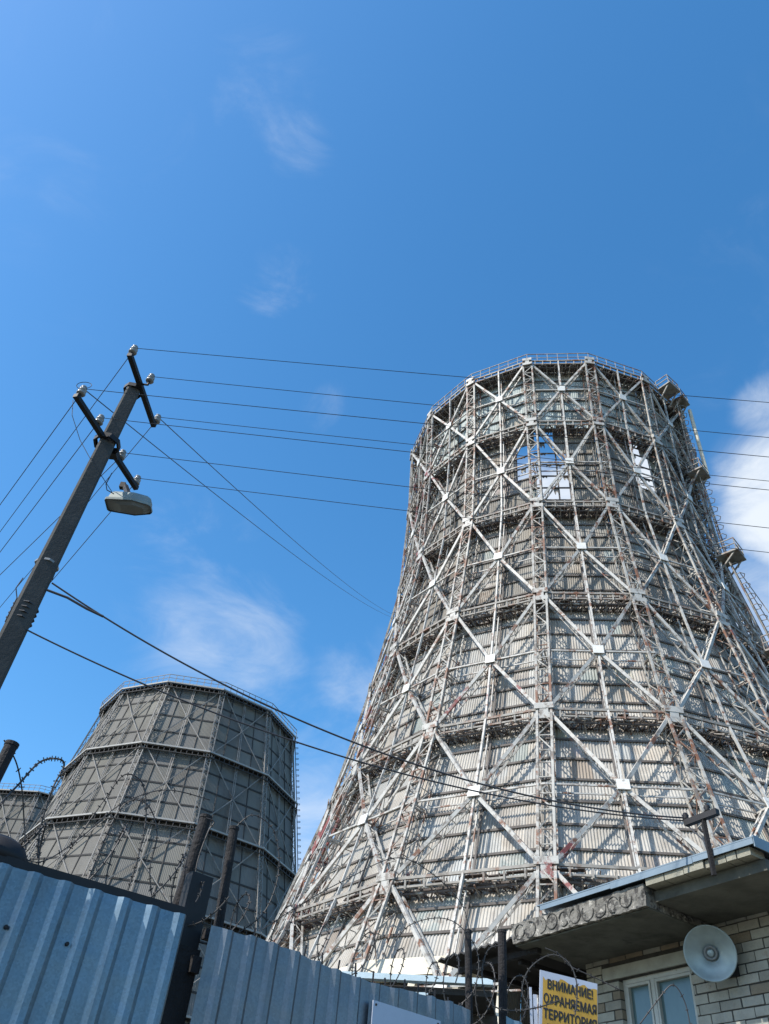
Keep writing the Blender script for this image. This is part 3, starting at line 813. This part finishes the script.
mb = MB(); u = uS0+.14; rng = random.Random(9)
while u < uS1-.12:
    r = .082+rng.uniform(-.006, .006); zc = (ZS+ZT)/2+rng.uniform(-.01, .01)
    a0 = rng.uniform(0, 6.28); span = rng.uniform(2.4, 6.0)
    if rng.random() < .88:
        pts = [bp(u+r*cos(a0+span*k/16), WE-.006, zc+r*sin(a0+span*k/16)) for k in range(17)]
        mb.tube(pts, .006, 6)
    u += .185+rng.uniform(-.01, .01)
mb.build('core_ring', M['mortar'], slab)
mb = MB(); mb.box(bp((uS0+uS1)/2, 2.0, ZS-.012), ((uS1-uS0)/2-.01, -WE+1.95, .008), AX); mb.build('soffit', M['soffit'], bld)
# main roof edge to the right: thin dark slab, brick course, flashing
mb = MB()
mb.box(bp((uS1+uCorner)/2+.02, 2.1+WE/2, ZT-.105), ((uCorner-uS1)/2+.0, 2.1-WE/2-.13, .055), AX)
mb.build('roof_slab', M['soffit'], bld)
mb = MB(); u = uS1+.04; rng = random.Random(5)
while u < uCorner-.02:
    L_ = rng.choice((.12, .25, .25)); b2 = min(u+L_, uCorner-.02)
    if b2-u > .04: k = rng.gauss(.75, .1); mb.box(bp((u+b2)/2, WE+.1, ZT-.005), ((b2-u)/2-.006, .12+rng.uniform(-.012, .012), .038), AX, (k, k*.95, k*.85))
    u += L_
mb.build('header_bricks', M['brick'], bld)
mb = MB()
uF0 = at_z(553, 913, ZT+.06).dot(uv)
lo = ZT+.012
def sheet(u0, u1, z0, z1, t=.012, w=WE-.04): mb.box(bp((u0+u1)/2, w, (z0+z1)/2), ((u1-u0)/2, t, (z1-z0)/2), AX)
cur = uF0; rng = random.Random(2)
while cur < uCorner:
    nx = min(cur+1.1, uCorner+.05); sheet(cur, nx-.004, ZT+.03+rng.uniform(-.006, .006), ZT+.09+rng.uniform(-.004, .004), .006+rng.uniform(0, .003)); cur = nx
mb.box(bp((uF0+uCorner)/2, 1.9, ZT+.094), ((uCorner-uF0)/2+.05, -WE+1.95, .006), AX)
mb.box(bp(uCorner+.05, 1.9, ZT+.06), (.006, -WE+1.94, .055), AX)
mb.build('roof_flashing', M['flash'], bld)
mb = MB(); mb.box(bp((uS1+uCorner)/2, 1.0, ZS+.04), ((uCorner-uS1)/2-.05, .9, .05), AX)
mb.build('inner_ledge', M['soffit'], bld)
# side roof continuing right of the corner, lower shadowed part
mb = MB(); mb.box(bp((uCorner+UR)/2+.03, 2.6, ZT-.05), ((UR-uCorner)/2, 2.5, .05), AX); mb.build('side_roof', M['shedroof'], bld)
# dark sheet awning running on to the left of the slab
aw = empty('sheet_awning', tuple(O)); tag(aw, 'black corrugated sheet awning poking out left of the concrete slab', 'awning')
zt_ = EYE+3.13
uA0 = at_z(437, 961, zt_).dot(uv)
mb = MB(); nf = 26
for k in range(nf):
    u0, u1 = lerp(uA0, uS0+.3, k/nf), lerp(uA0, uS0+.3, (k+1)/nf)
    zz = lambda kk, w: zt_+(.03 if kk % 2 else 0)-.02*w
    p = [bp(u0, WE, zz(k, 0)), bp(u1, WE, zz(k+1, 0)), bp(u1, 2.2, zz(k+1, 2)), bp(u0, 2.2, zz(k, 2))]
    mb.hexa([q-Vector((0, 0, .01)) for q in p]+[q+Vector((0, 0, .01)) for q in p])
mb.build('roof_sheet', M['shedroof'], aw)
mb = MB()
for w in (WE+.25, .4, 1.5): mb.bar(bp(uA0+.15, w, zt_-.09), bp(uS0+.2, w, zt_-.09), .07)
for u in (uA0+.5, uS0-.2): mb.bar(bp(u, WE+.3, zt_-.14), bp(u, 2.1, zt_-.14), .06)
mb.build('rafters', M['rustpost'], aw)
mb = MB()
for u in (uA0+1.3,): mb.bar(bp(u, 1.9, 0), bp(u, 1.9, zt_-.1), .12)
mb.box(bp((uA0+uS0)/2+1.1, 2.25, zt_/2-.1), ((uS0-uA0)/2+1.0, .04, zt_/2-.12), AX)
mb.build('back_wall', M['shedwall'], aw)

# far shed with a pale blue fascia
S0 = at_dist(335, 972, 19); S1 = at_z(493, 980, S0.z)
sh = empty('shed', (S0.x, S0.y, 0)); tag(sh, 'low dark shed with a pale blue beam, under the base of the big tower', 'shed')
S1e = S0+(S1-S0)*1.0; dx = (S1e-S0).normalized(); dy = Vector((-dx.y, dx.x, 0)); Ls = (S1e-S0).length
AS = (dx, dy, Vector((0, 0, 1)))
mb = MB(); mb.box(dx*Ls/2+Vector((0, 0, S0.z-.055)), (Ls/2, .1, .055), AS); mb.build('fascia_beam', M['bluebeam'], sh)
mb = MB()
for k in (.56, .05): mb.box(dx*Ls*k+dy*.1+Vector((0, 0, (S0.z-.3)/2)), (.14, .14, (S0.z-.3)/2), AS)
mb.build('support_post', M['bluebeam'], sh)
mb = MB(); mb.box(dx*Ls/2+dy*2.2+Vector((0, 0, S0.z-.2)), (Ls/2-.05, 2.0, .06), AS); mb.build('roof_deck', M['shedroof'], sh)
mb = MB(); mb.box(dx*Ls*.5+dy*1.6+Vector((0, 0, (S0.z-.3)/2)), (Ls/2, .1, (S0.z-.3)/2), AS); mb.build('wall', M['shedwall'], sh)

# horn loudspeaker on the wall
hc = at_plane(710, 953, (nv.x, nv.y), PW-.30)
hp = empty('horn_loudspeaker', hc); tag(hp, 'round silver horn loudspeaker bolted to the brick wall beside the window', 'loudspeaker')
face = (Vector((0, 0, EYE))-hc).normalized(); face = (face+Vector((-.12, .0, .0))).normalized()
Rr = .262
mb = MB(); mb.lathe((0, 0, 0), face, [(Rr*.97, -.014), (Rr, -.008), (Rr*1.01, 0), (Rr*.99, .008), (Rr*.95, .004), (Rr*.85, -.018), (Rr*.6, -.045), (Rr*.38, -.062), (Rr*.30, -.085), (.0, -.09)], 64); mb.build('horn_bell', M['alu'], hp, True)
mb = MB(); mb.lathe((0, 0, 0), face, [(Rr*.97, -.014), (Rr*.8, -.04), (Rr*.5, -.075), (Rr*.3, -.11), (.0, -.115)], 48); mb.build('bell_back', M['alu_dark'], hp, True)
mb = MB(); mb.lathe((0, 0, 0), face, [(Rr*.27, -.075), (Rr*.27, -.06), (Rr*.24, -.056), (Rr*.19, -.056), (Rr*.17, -.066), (.0, -.062)], 40); mb.build('throat_ring', M['alu_dark'], hp, True)
mb = MB(); mb.lathe((0, 0, 0), face, [(Rr*.13, -.066), (Rr*.13, -.05), (Rr*.10, -.046), (0, -.045)], 32); mb.build('center_cap', M['alu'], hp, True)
mb = MB(); mb.tube([-face*.09, -face*.2], .075, 20); mb.bar(-face*.2, (nv*(PW-hc.dot(nv)))+Vector((0, 0, -.05)), .045); mb.box(nv*(PW-hc.dot(nv)-.02)+Vector((0, 0, -.05)), (.1, .02, .12), AX)
mb.bar(nv*.3+Vector((0, 0, -.12)), nv*.54+Vector((0, 0, -.3)), .03); mb.build('driver_mount', M['dark'], hp)

# cable bracket on the roof edge
q0 = at_plane(713, 869, (nv.x, nv.y), PE-.07); q1 = at_plane(703, 817, (nv.x, nv.y), PE-.07)
bk = empty('cable_bracket', q0); tag(bk, 'dark T shaped cable bracket clamped to the roof edge at the right', 'bracket')
q1 = Vector((q0.x, q0.y, 0))+Vector((0, 0, q1.z)); 
mb = MB(); mb.bar(-Vector((0, 0, .06)), q1-q0, .04); mb.build('post', M['rustpost'], bk)
bl_, br_ = at_plane(684, 823, (nv.x, nv.y), PE-.07), at_plane(716, 811, (nv.x, nv.y), PE-.07)
ctr = (q1-q0); br2 = ctr+(br_-bl_)*.45; bl2 = ctr-(br_-bl_)*.55
mb = MB(); mb.bar(bl2, br2, .06); mb.build('crossbar', M['dark'], bk)
mb = MB()
for p in (bl2.lerp(br2, .04), bl2.lerp(br2, .72)):
    mb.lathe(p+Vector((0, 0, .03)), (0, 0, 1), [(.02, 0), (.035, .01), (.025, .03), (.035, .05), (.02, .075), (0, .08)], 12)
mb.build('insulator', M['dark'], bk, True)
mb = MB(); mb.bar(ctr*.97, ctr*.3-uv*.18*0, .02); mb.bar(bl2, ctr*.45, .012); mb.build('stay', M['wire'], bk)
# heavy cables from the pole to the bracket
tgt = bl2+q0+Vector((0, 0, .06))
def sagline(pxs, D0, endp, n=40):
    """a cable through photo pixels, depth running evenly from the pole to the bracket"""
    s = at_dist(*pxs[0], D0); dirs = []
    return s
for k, (spx, sag, r, lab) in enumerate((((52, 583), .50, .0085, 'thicker upper black cable sagging from the pole to the roof bracket'), ((27, 630), .36, .0075, 'lower black cable sagging from the pole to the roof bracket'))):
    s = at_dist(*spx, DP-.1)
    o = wire_obj('overhead_cable', catenary(s, tgt+Vector((0, 0, -.03*k)), sag, 60), r, lab, 'cable', 'black cables below the bare wires', n=6)
s = at_dist(47, 590, DP-.1); ctn = catenary(at_dist(52, 583, DP-.1), tgt, .50, 60)
wire_obj('anchor_strop', [s, s.lerp(ctn[5], .35)+Vector((0, 0, .02)), s.lerp(ctn[5], .7), ctn[5]], .012, 'short twisted strop anchoring the thicker cable to the pole', 'cable', n=6)

# ------------------------------------------------------------------ sheet metal fence
def corr_panel(name, a, b, ztop, mat_, pitch=.118, dep=.016, rag=0.):
    """a, b: ground points; real ribs, real thickness by a folded back face"""
    d = (b-a); Lf = d.length; d.normalize(); nrm = Vector((d.y, -d.x, 0)); mb = MB(); rng = random.Random(int(Lf*100))
    u = 0; prof = []
    while u < Lf:
        for (x, h) in ((0, 0), (.46, 0), (.62, 1), (.82, 1), (.98, 0)):
            uu = u+x*pitch
            if uu <= Lf: prof.append((uu, h*dep))
        u += pitch
    prof.append((Lf, 0))
    def P_(u, h, z, off=0): return d*u+nrm*(h+off)+Vector((0, 0, z))
    nzs = 12
    tops_ = [ztop(u/Lf)+rng.uniform(-rag, rag) for (u, h) in prof]
    for i in range(len(prof)-1):
        (u0, h0), (u1, h1) = prof[i], prof[i+1]
        for k in range(nzs):
            def W_(u, h, tz, kk):
                z = tz*kk/nzs; wob = mathutils.noise.noise(Vector((u*2.5+a.x, z*1.4, a.y)))*.010; return P_(u, h, z, wob)
            mb.quad(W_(u0, h0, tops_[i], k), W_(u1, h1, tops_[i+1], k), W_(u1, h1, tops_[i+1], k+1), W_(u0, h0, tops_[i], k+1))
    o = mb.build(name, mat_); o.location = a; return o, d, nrm
def onz(x, y, z): p = at_z(x, y, z); return Vector((p.x, p.y, 0))
ZF = EYE+1.0
A0, A1 = onz(0, 863, ZF), onz(186, 916, ZF); dA = (A1-A0).normalized()
A0 = A0-dA*1.6
o, dA, nA = corr_panel('metal_fence', A0, A1, lambda t: ZF, M['zinc'])
tag(o, 'bright blue grey ribbed metal fence panel at the lower left, with a black top rail', 'fence', 'corrugated metal fence panels')
LA = (A1-A0).length
mb = MB(); mb.box(dA*(LA/2)-nA*.03+Vector((0, 0, ZF+.012)), (LA/2, .02, .022), (dA, nA, Vector((0, 0, 1)))); mb.box(dA*(LA/2)-nA*.06+Vector((0, 0, ZF-.7)), (LA/2, .02, .03), (dA, nA, Vector((0, 0, 1)))); mb.build('top_rail', M['dark'], o)
for (x, y) in ((67, 944), (143, 963), (6, 927)):
    mb = MB(); p = at_plane(x, y, (nA.x, nA.y), A0.dot(nA)+.004); mb.lathe(p-A0, nA, [(.008, 0), (.007, .006), (.0, .007)], 10); mb.build('screw', M['dark'], o)
B0, B1 = onz(211, 926, ZF), onz(471, 1012, ZF-.0); 
o2, dB, nB = corr_panel('metal_fence', B0, B1, lambda t: ZF+.012*sin(t*9), M['zinc_old'], .116, .015, .004)
tag(o2, 'dull ribbed metal fence panel in the lower middle, topped by small spikes', 'fence', 'corrugated metal fence panels')
LB = (B1-B0).length
mb = MB(); u = .05; rng = random.Random(4)
mb.box(dB*(LB/2)-nB*.05+Vector((0, 0, ZF-.02)), (LB/2, .015, .02), (dB, nB, Vector((0, 0, 1))))
mb.build('top_rail', M['rustpost'], o2)
while u < LB:
    mb = MB(); h = rng.uniform(.035, .085); p = dB*u-nB*.045+Vector((0, 0, ZF-.02)); mb.bar(p, p+Vector((rng.uniform(-.01, .01), 0, h)), .008); mb.build('spike', M['dark'], o2); u += .095+rng.uniform(-.02, .02)
# white notice on panel 2
q = at_plane(373, 1000, (nB.x, nB.y), B0.dot(nB)+.028); e = at_plane(440, 1023, (nB.x, nB.y), B0.dot(nB)+.028)
nl = empty('notice_board', q); tag(nl, 'plain white notice plate screwed to the dull fence panel at the bottom edge', 'sign')
wN = (Vector((e.x, e.y, 0))-Vector((q.x, q.y, 0))).length
mb = MB(); mb.box(dB*wN/2+Vector((0, 0, -.2)), (wN/2, .004, .2), (dB, nB, Vector((0, 0, 1)))); mb.build('plate', M['signwhite'], nl)
for t in (.04, .96):
    mb = MB(); mb.lathe(dB*wN*t+nB*.004+Vector((0, 0, -.015)), nB, [(.006, 0), (.004, .004), (0, .005)], 8); mb.build('screw', M['dark'], nl)
# right-hand bit of fence beyond the posts
C0 = B1+dB*.12; C1 = C0+dB*.42
o3, dC, nC = corr_panel('metal_fence', onz(506, 1016, ZF-.03), onz(506, 1016, ZF-.03)+dB*.5, lambda t: ZF-.03-.06*t, M['zinc'], .116, .018)
tag(o3, 'short piece of ribbed metal fence under the yellow warning sign', 'fence', 'corrugated metal fence panels')
# wide dark gate post in the gap
g0 = at_dist(200, 876, 3.72)
AXB = (dB, nB, Vector((0, 0, 1)))
pb = Vector((g0.x, g0.y, 0)); gp = empty('gate_post', pb); tag(gp, 'broad black gate post standing in the gap between the two fence panels', 'post')
mb = MB(); mb.box(Vector((0, 0, g0.z/2)), (.052, .03, g0.z/2), AXB); mb.build('flat_post', M['dark'], gp)
mb = MB(); mb.box(dB*-.04+nB*.04+Vector((0, 0, (ZF-.08)/2)), (.09, .02, (ZF-.08)/2), AXB); mb.box(dB*.03+nB*.075+Vector((0, 0, ZF-.14)), (.02, .012, .03), AXB); mb.build('backing_board', M['rustpost'], gp)
# pipe posts
def pipe(px_t, px_b, D, r, label, name='fence_post', cap=True):
    t = at_dist(*px_t, D); b = at_dist(*px_b, D); d = t-b; foot = b-d*(b.z/d.z) if d.z else b
    o_ = MB(); n_ = 12; pts = [rel(foot, foot).lerp(t-foot, k/8) for k in range(9)]; o_.tube(pts, r, 14)
    o_.lathe(t-foot, d, [(r*1.0, -.012), (r*1.1, -.01), (r*1.1, 0.004), (r*.8, .006), (0, .006)], 14)
    x = o_.build(name, M['rustpost']); x.location = foot; return tag(x, label, 'post', 'round fence posts')
pipe((206, 817), (178, 905), 3.85, .028, 'leaning rusty pipe post just left of the broad black gate post')
pipe((234, 828), (219, 922), 3.95, .023, 'rusty pipe post just right of the broad black gate post')
pipe((468, 931), (469, 1010), 4.75, .019, 'thinner pipe post at the end of the dull fence panel')
pipe((502, 931), (503, 1015), 4.9, .024, 'pipe post nearest the yellow warning sign')
pipe((12, 744), (-12, 792), 3.35, .026, 'pipe post end poking in at the left edge')
# dark round lamp hood at the left edge behind the fence
hd = at_dist(-2, 852, 3.5); hood = empty('dark_lamp_hood', hd); tag(hood, 'black domed hood peeking over the fence at the left edge', 'lamp hood')
mb = MB(); mb.lathe((0, 0, 0), (.12, -.05, 1), [(0, .055), (.05, .052), (.09, .035), (.118, .0), (.122, -.03), (.112, -.034), (.10, -.01), (0, .02)], 36); mb.build('hood', M['dark'], hood, True)
mb = MB(); mb.bar(Vector((0, 0, -.0)), Vector((-.02, .02, -hd.z+0)), .04); mb.build('stem', M['dark'], hood)

# ------------------------------------------------------------------ barbed and razor wire
def barb_wire(name, pts, r, label, barb=.014, step=.05, group='loops of barbed wire'):
    b = MB(); p0 = Vector(pts[0]); pts = [Vector(p)-p0 for p in pts]; b.tube(pts, r, 5)
    accd = 0; rng = random.Random(len(pts)+int(p0.x*100))
    for i in range(1, len(pts)):
        seg = pts[i]-pts[i-1]; accd += seg.length
        if accd > step:
            accd = 0; d = seg.normalized(); a = rng.uniform(0, 6.28); X_ = d.cross(Vector((0, .3, 1))).normalized(); Y_ = d.cross(X_)
            v = X_*cos(a)+Y_*sin(a); p = pts[i]
            b.bar(p-v*barb+d*barb*.3, p+v*barb-d*barb*.3, .0035, .0035); v2 = X_*-sin(a)+Y_*cos(a); b.bar(p-v2*barb*.8, p+v2*barb*.8, .003)
    o_ = b.build(name, M['barb']); o_.location = p0; return tag(o_, label, 'barbed wire', group)
def coil(a, b, turns, r, h, seed, wob=.12):
    rng = random.Random(seed); pts = []; n_ = int(turns*44); d = (b-a).normalized(); nr_ = Vector((d.y, -d.x, 0))
    rr = [rng.uniform(1-wob*2, 1+wob) for _ in range(int(turns)+3)]
    for k in range(n_+1):
        t = k/n_; q_ = t*turns; i = int(q_); f = q_-i; rad = r*lerp(rr[i], rr[i+1], f); ph = 2*pi*q_
        drift = mathutils.noise.noise(Vector((q_*.9, seed, 0)))*.08
        pts.append(a.lerp(b, t)+d*(drift+.04*sin(ph*1.0+1))+nr_*cos(ph)*rad*.55+Vector((0, 0, h+rad*sin(ph)+drift)))
    return pts
offA = -nA*.12; offB = -nB*.12
barb_wire('razor_wire_coil', coil(A0+offA, A1+offA+dA*.15, 9.0, .17, ZF+.13, 3, .2), .0036, 'tangled razor wire coil above the bright blue grey fence panel', .012, .028)
barb_wire('razor_wire_coil', coil(B0+offB-dB*.1, B1+offB, 7, .13, ZF+.085, 11), .0028, 'thin razor wire coil above the spiked fence panel', .010, .03)
barb_wire('razor_wire_coil', coil(B1+offB-dB*.1, B1+offB+dB*1.15, 5, .17, ZF+.12, 21), .0034, 'razor wire coil wound round the two pipe posts and the yellow sign', .012, .03)
# loose strands, each strung between the posts
def strand(pxs, Ds, r, label, step=.06):
    P3 = [at_dist(x, y, D) for (x, y), D in zip(pxs, Ds)]; out = []
    for i in range(len(P3)-1):
        p0 = P3[max(i-1, 0)]; p1 = P3[i]; p2 = P3[i+1]; p3 = P3[min(i+2, len(P3)-1)]
        for k in range(10):
            t = k/10; out.append(.5*((2*p1)+(p2-p0)*t+(2*p0-5*p1+4*p2-p3)*t*t+(3*p1-p0-3*p2+p3)*t**3))
    out.append(P3[-1]); barb_wire('barbed_wire', out, r, label, .011, step, 'loose barbed wire strands')
strand([(4, 740), (16, 762), (22, 790), (24, 820), (26, 850)], [3.35, 3.4, 3.45, 3.5, 3.5], .003, 'loose strand hanging straight down from the post at the left edge')
strand([(-10, 815), (18, 785), (40, 762), (58, 759), (64, 766), (52, 790), (40, 830), (38, 858)], [3.3, 3.35, 3.4, 3.5, 3.55, 3.5, 3.5, 3.5], .0042, 'thick wire loop arching against the sky at the left edge', .022)
strand([(60, 862), (80, 835), (104, 800), (124, 775), (142, 783), (146, 815), (140, 850), (128, 890)], [3.6]*8, .0034, 'tall razor loop arching in front of the grey tower', .026)
strand([(88, 880), (100, 850), (118, 812), (134, 800), (150, 808), (157, 835), (150, 868), (152, 900)], [3.65]*8, .003, 'inner razor loop arching in front of the grey tower', .03)
strand([(10, 850), (40, 862), (80, 838), (120, 805), (165, 790), (210, 800)], [3.5, 3.5, 3.6, 3.7, 3.8, 3.85], .0025, 'thin strand rising across the grey tower to the leaning post')
strand([(233, 830), (252, 815), (272, 828), (279, 855), (276, 885), (262, 915), (235, 935)], [3.95]*7, .0026, 'fine loop springing from the post right of the broad gate post', .03)
strand([(206, 818), (214, 822), (208, 832), (198, 860), (192, 890), (178, 912)], [3.8]*6, .0034, 'loop of wire twisted down the leaning rusty post')
strand([(262, 930), (300, 905), (345, 880), (395, 858), (430, 872), (462, 905), (470, 940)], [4.1, 4.2, 4.3, 4.4, 4.6, 4.7, 4.75], .0024, 'long fine strand arching over the spiked fence towards the posts')
strand([(392, 945), (410, 925), (440, 918), (462, 928), (478, 955), (474, 990), (455, 1008)], [4.6]*7, .0026, 'loop hanging left of the thinner pipe post', .03)
strand([(502, 945), (488, 950), (482, 975), (488, 1000), (505, 1010), (535, 1008), (560, 1000)], [4.8]*7, .0036, 'loop dropping between the two right pipe posts and the sign', .03)
strand([(530, 1010), (522, 990), (530, 968), (550, 955), (568, 962), (577, 985), (575, 1015)], [4.75]*7, .0036, 'loop of razor wire crossing in front of the yellow sign', .026)
strand([(545, 948), (560, 955), (570, 966), (600, 980), (620, 990)], [4.8]*5, .003, 'strand running from the yellow sign towards the window')
strand([(640, 1024), (655, 1004), (672, 985), (684, 1000), (690, 1024)], [4.9]*5, .003, 'fine wire loop in front of the window')

# ------------------------------------------------------------------ warning sign
DS = 4.9
tl, tr, bl3 = at_dist(540, 970, DS), at_dist(597, 984, DS+.12), None
sg = empty('warning_sign', tl); tag(sg, 'yellow warning sign with three lines of black Russian writing', 'sign')
sx = (tr-tl); wS = sx.length; sx.normalize(); sn = sx.cross(Vector((0, 0, 1))).normalized()
if sn.dot(tl) > 0: sn = -sn
sup = sn.cross(sx)*1.0
sup = Vector((0, 0, 1)) if sup.z > 0 else Vector((0, 0, 1)); sup = (sup-sx*sup.dot(sx)).normalized()
HS = .42
mb = MB(); mb.box(sx*wS/2-sup*HS/2, (wS/2, HS/2, .004), (sx, sup, sn)); mb.build('plate', M['signwhite'], sg)
mb = MB(); rng = random.Random(8); npt = 22; topz = []
for k in range(npt+1):
    t = k/npt; topz.append(-.012-.022*abs(sin(t*7+.6))-rng.uniform(0, .016) if t < .8 else -.028-rng.uniform(0, .01))
for k in range(npt):
    x0, x1 = wS*lerp(.05, .99, k/npt), wS*lerp(.05, .99, (k+1)/npt)
    mb.quad(sx*x0-sup*(HS-.01)+sn*.0065, sx*x1-sup*(HS-.01)+sn*.0065, sx*x1+sup*topz[k+1]+sn*.0065, sx*x0+sup*topz[k]+sn*.0065)
mb.build('yellow_panel', M['signyellow'], sg)
Rm = Matrix((sx, sup, sn)).transposed().to_4x4()
for k, line in enumerate(('ВНИМАНИЕ!', 'ОХРАНЯЕМАЯ', 'ТЕРРИТОРИЯ', 'ПРОХОД', 'ЗАПРЕЩЕН')):
    cu = bpy.data.curves.new('sign_lettering', 'FONT'); cu.body = line; cu.size = 1.0; cu.extrude = 0.0; cu.align_x = 'CENTER'
    tmp = bpy.data.objects.new('tmp', cu); COL.objects.link(tmp); bpy.context.view_layer.update()
    me = bpy.data.meshes.new_from_object(tmp.evaluated_get(bpy.context.evaluated_depsgraph_get())); bpy.data.objects.remove(tmp)
    xs = [v.co.x for v in me.vertices]; wtx = max(xs)-min(xs) if xs else 1
    sc = wS*(.78 if k in (0, 3) else .9)/wtx
    vv = [v.co.copy() for v in me.vertices]; ff = [tuple(p.vertices) for p in me.polygons]; bold = MB()   # thicken the strokes
    for q, (ox, oy) in enumerate(((0, 0), (.035, 0), (.07, .0), (.035, .03), (.035, -.03))):
        b0 = len(bold.v); bold.v += [v+Vector((ox-.035, oy, .004*q)) for v in vv]; bold.f += [tuple(i+b0 for i in f_) for f_ in ff]
    bold.t = [None]*len(bold.f)
    me = bpy.data.meshes.new('sign_lettering'); me.from_pydata([tuple(v) for v in bold.v], [], bold.f)
    me.transform(Matrix.Diagonal((sc, .062, .062, 1)))
    me.materials.clear(); me.materials.append(M['ink'])
    o_ = bpy.data.objects.new('sign_lettering', me); COL.objects.link(o_); o_.parent = sg
    o_.matrix_local = Matrix.Translation(sx*wS*.52-sup*(.082+.070*k)+sn*.0072) @ Rm
mb = MB()
p = -sx*.02-sn*.02; mb.bar(p-sup*.12, p-Vector((0, 0, tl.z)), .018); mb.bar(-sx*.045-sn*.02-sup*.09, -sx*.045-sn*.02-Vector((0, 0, tl.z)), .012)
mb.build('sign_stake', M['signwhite'], sg)
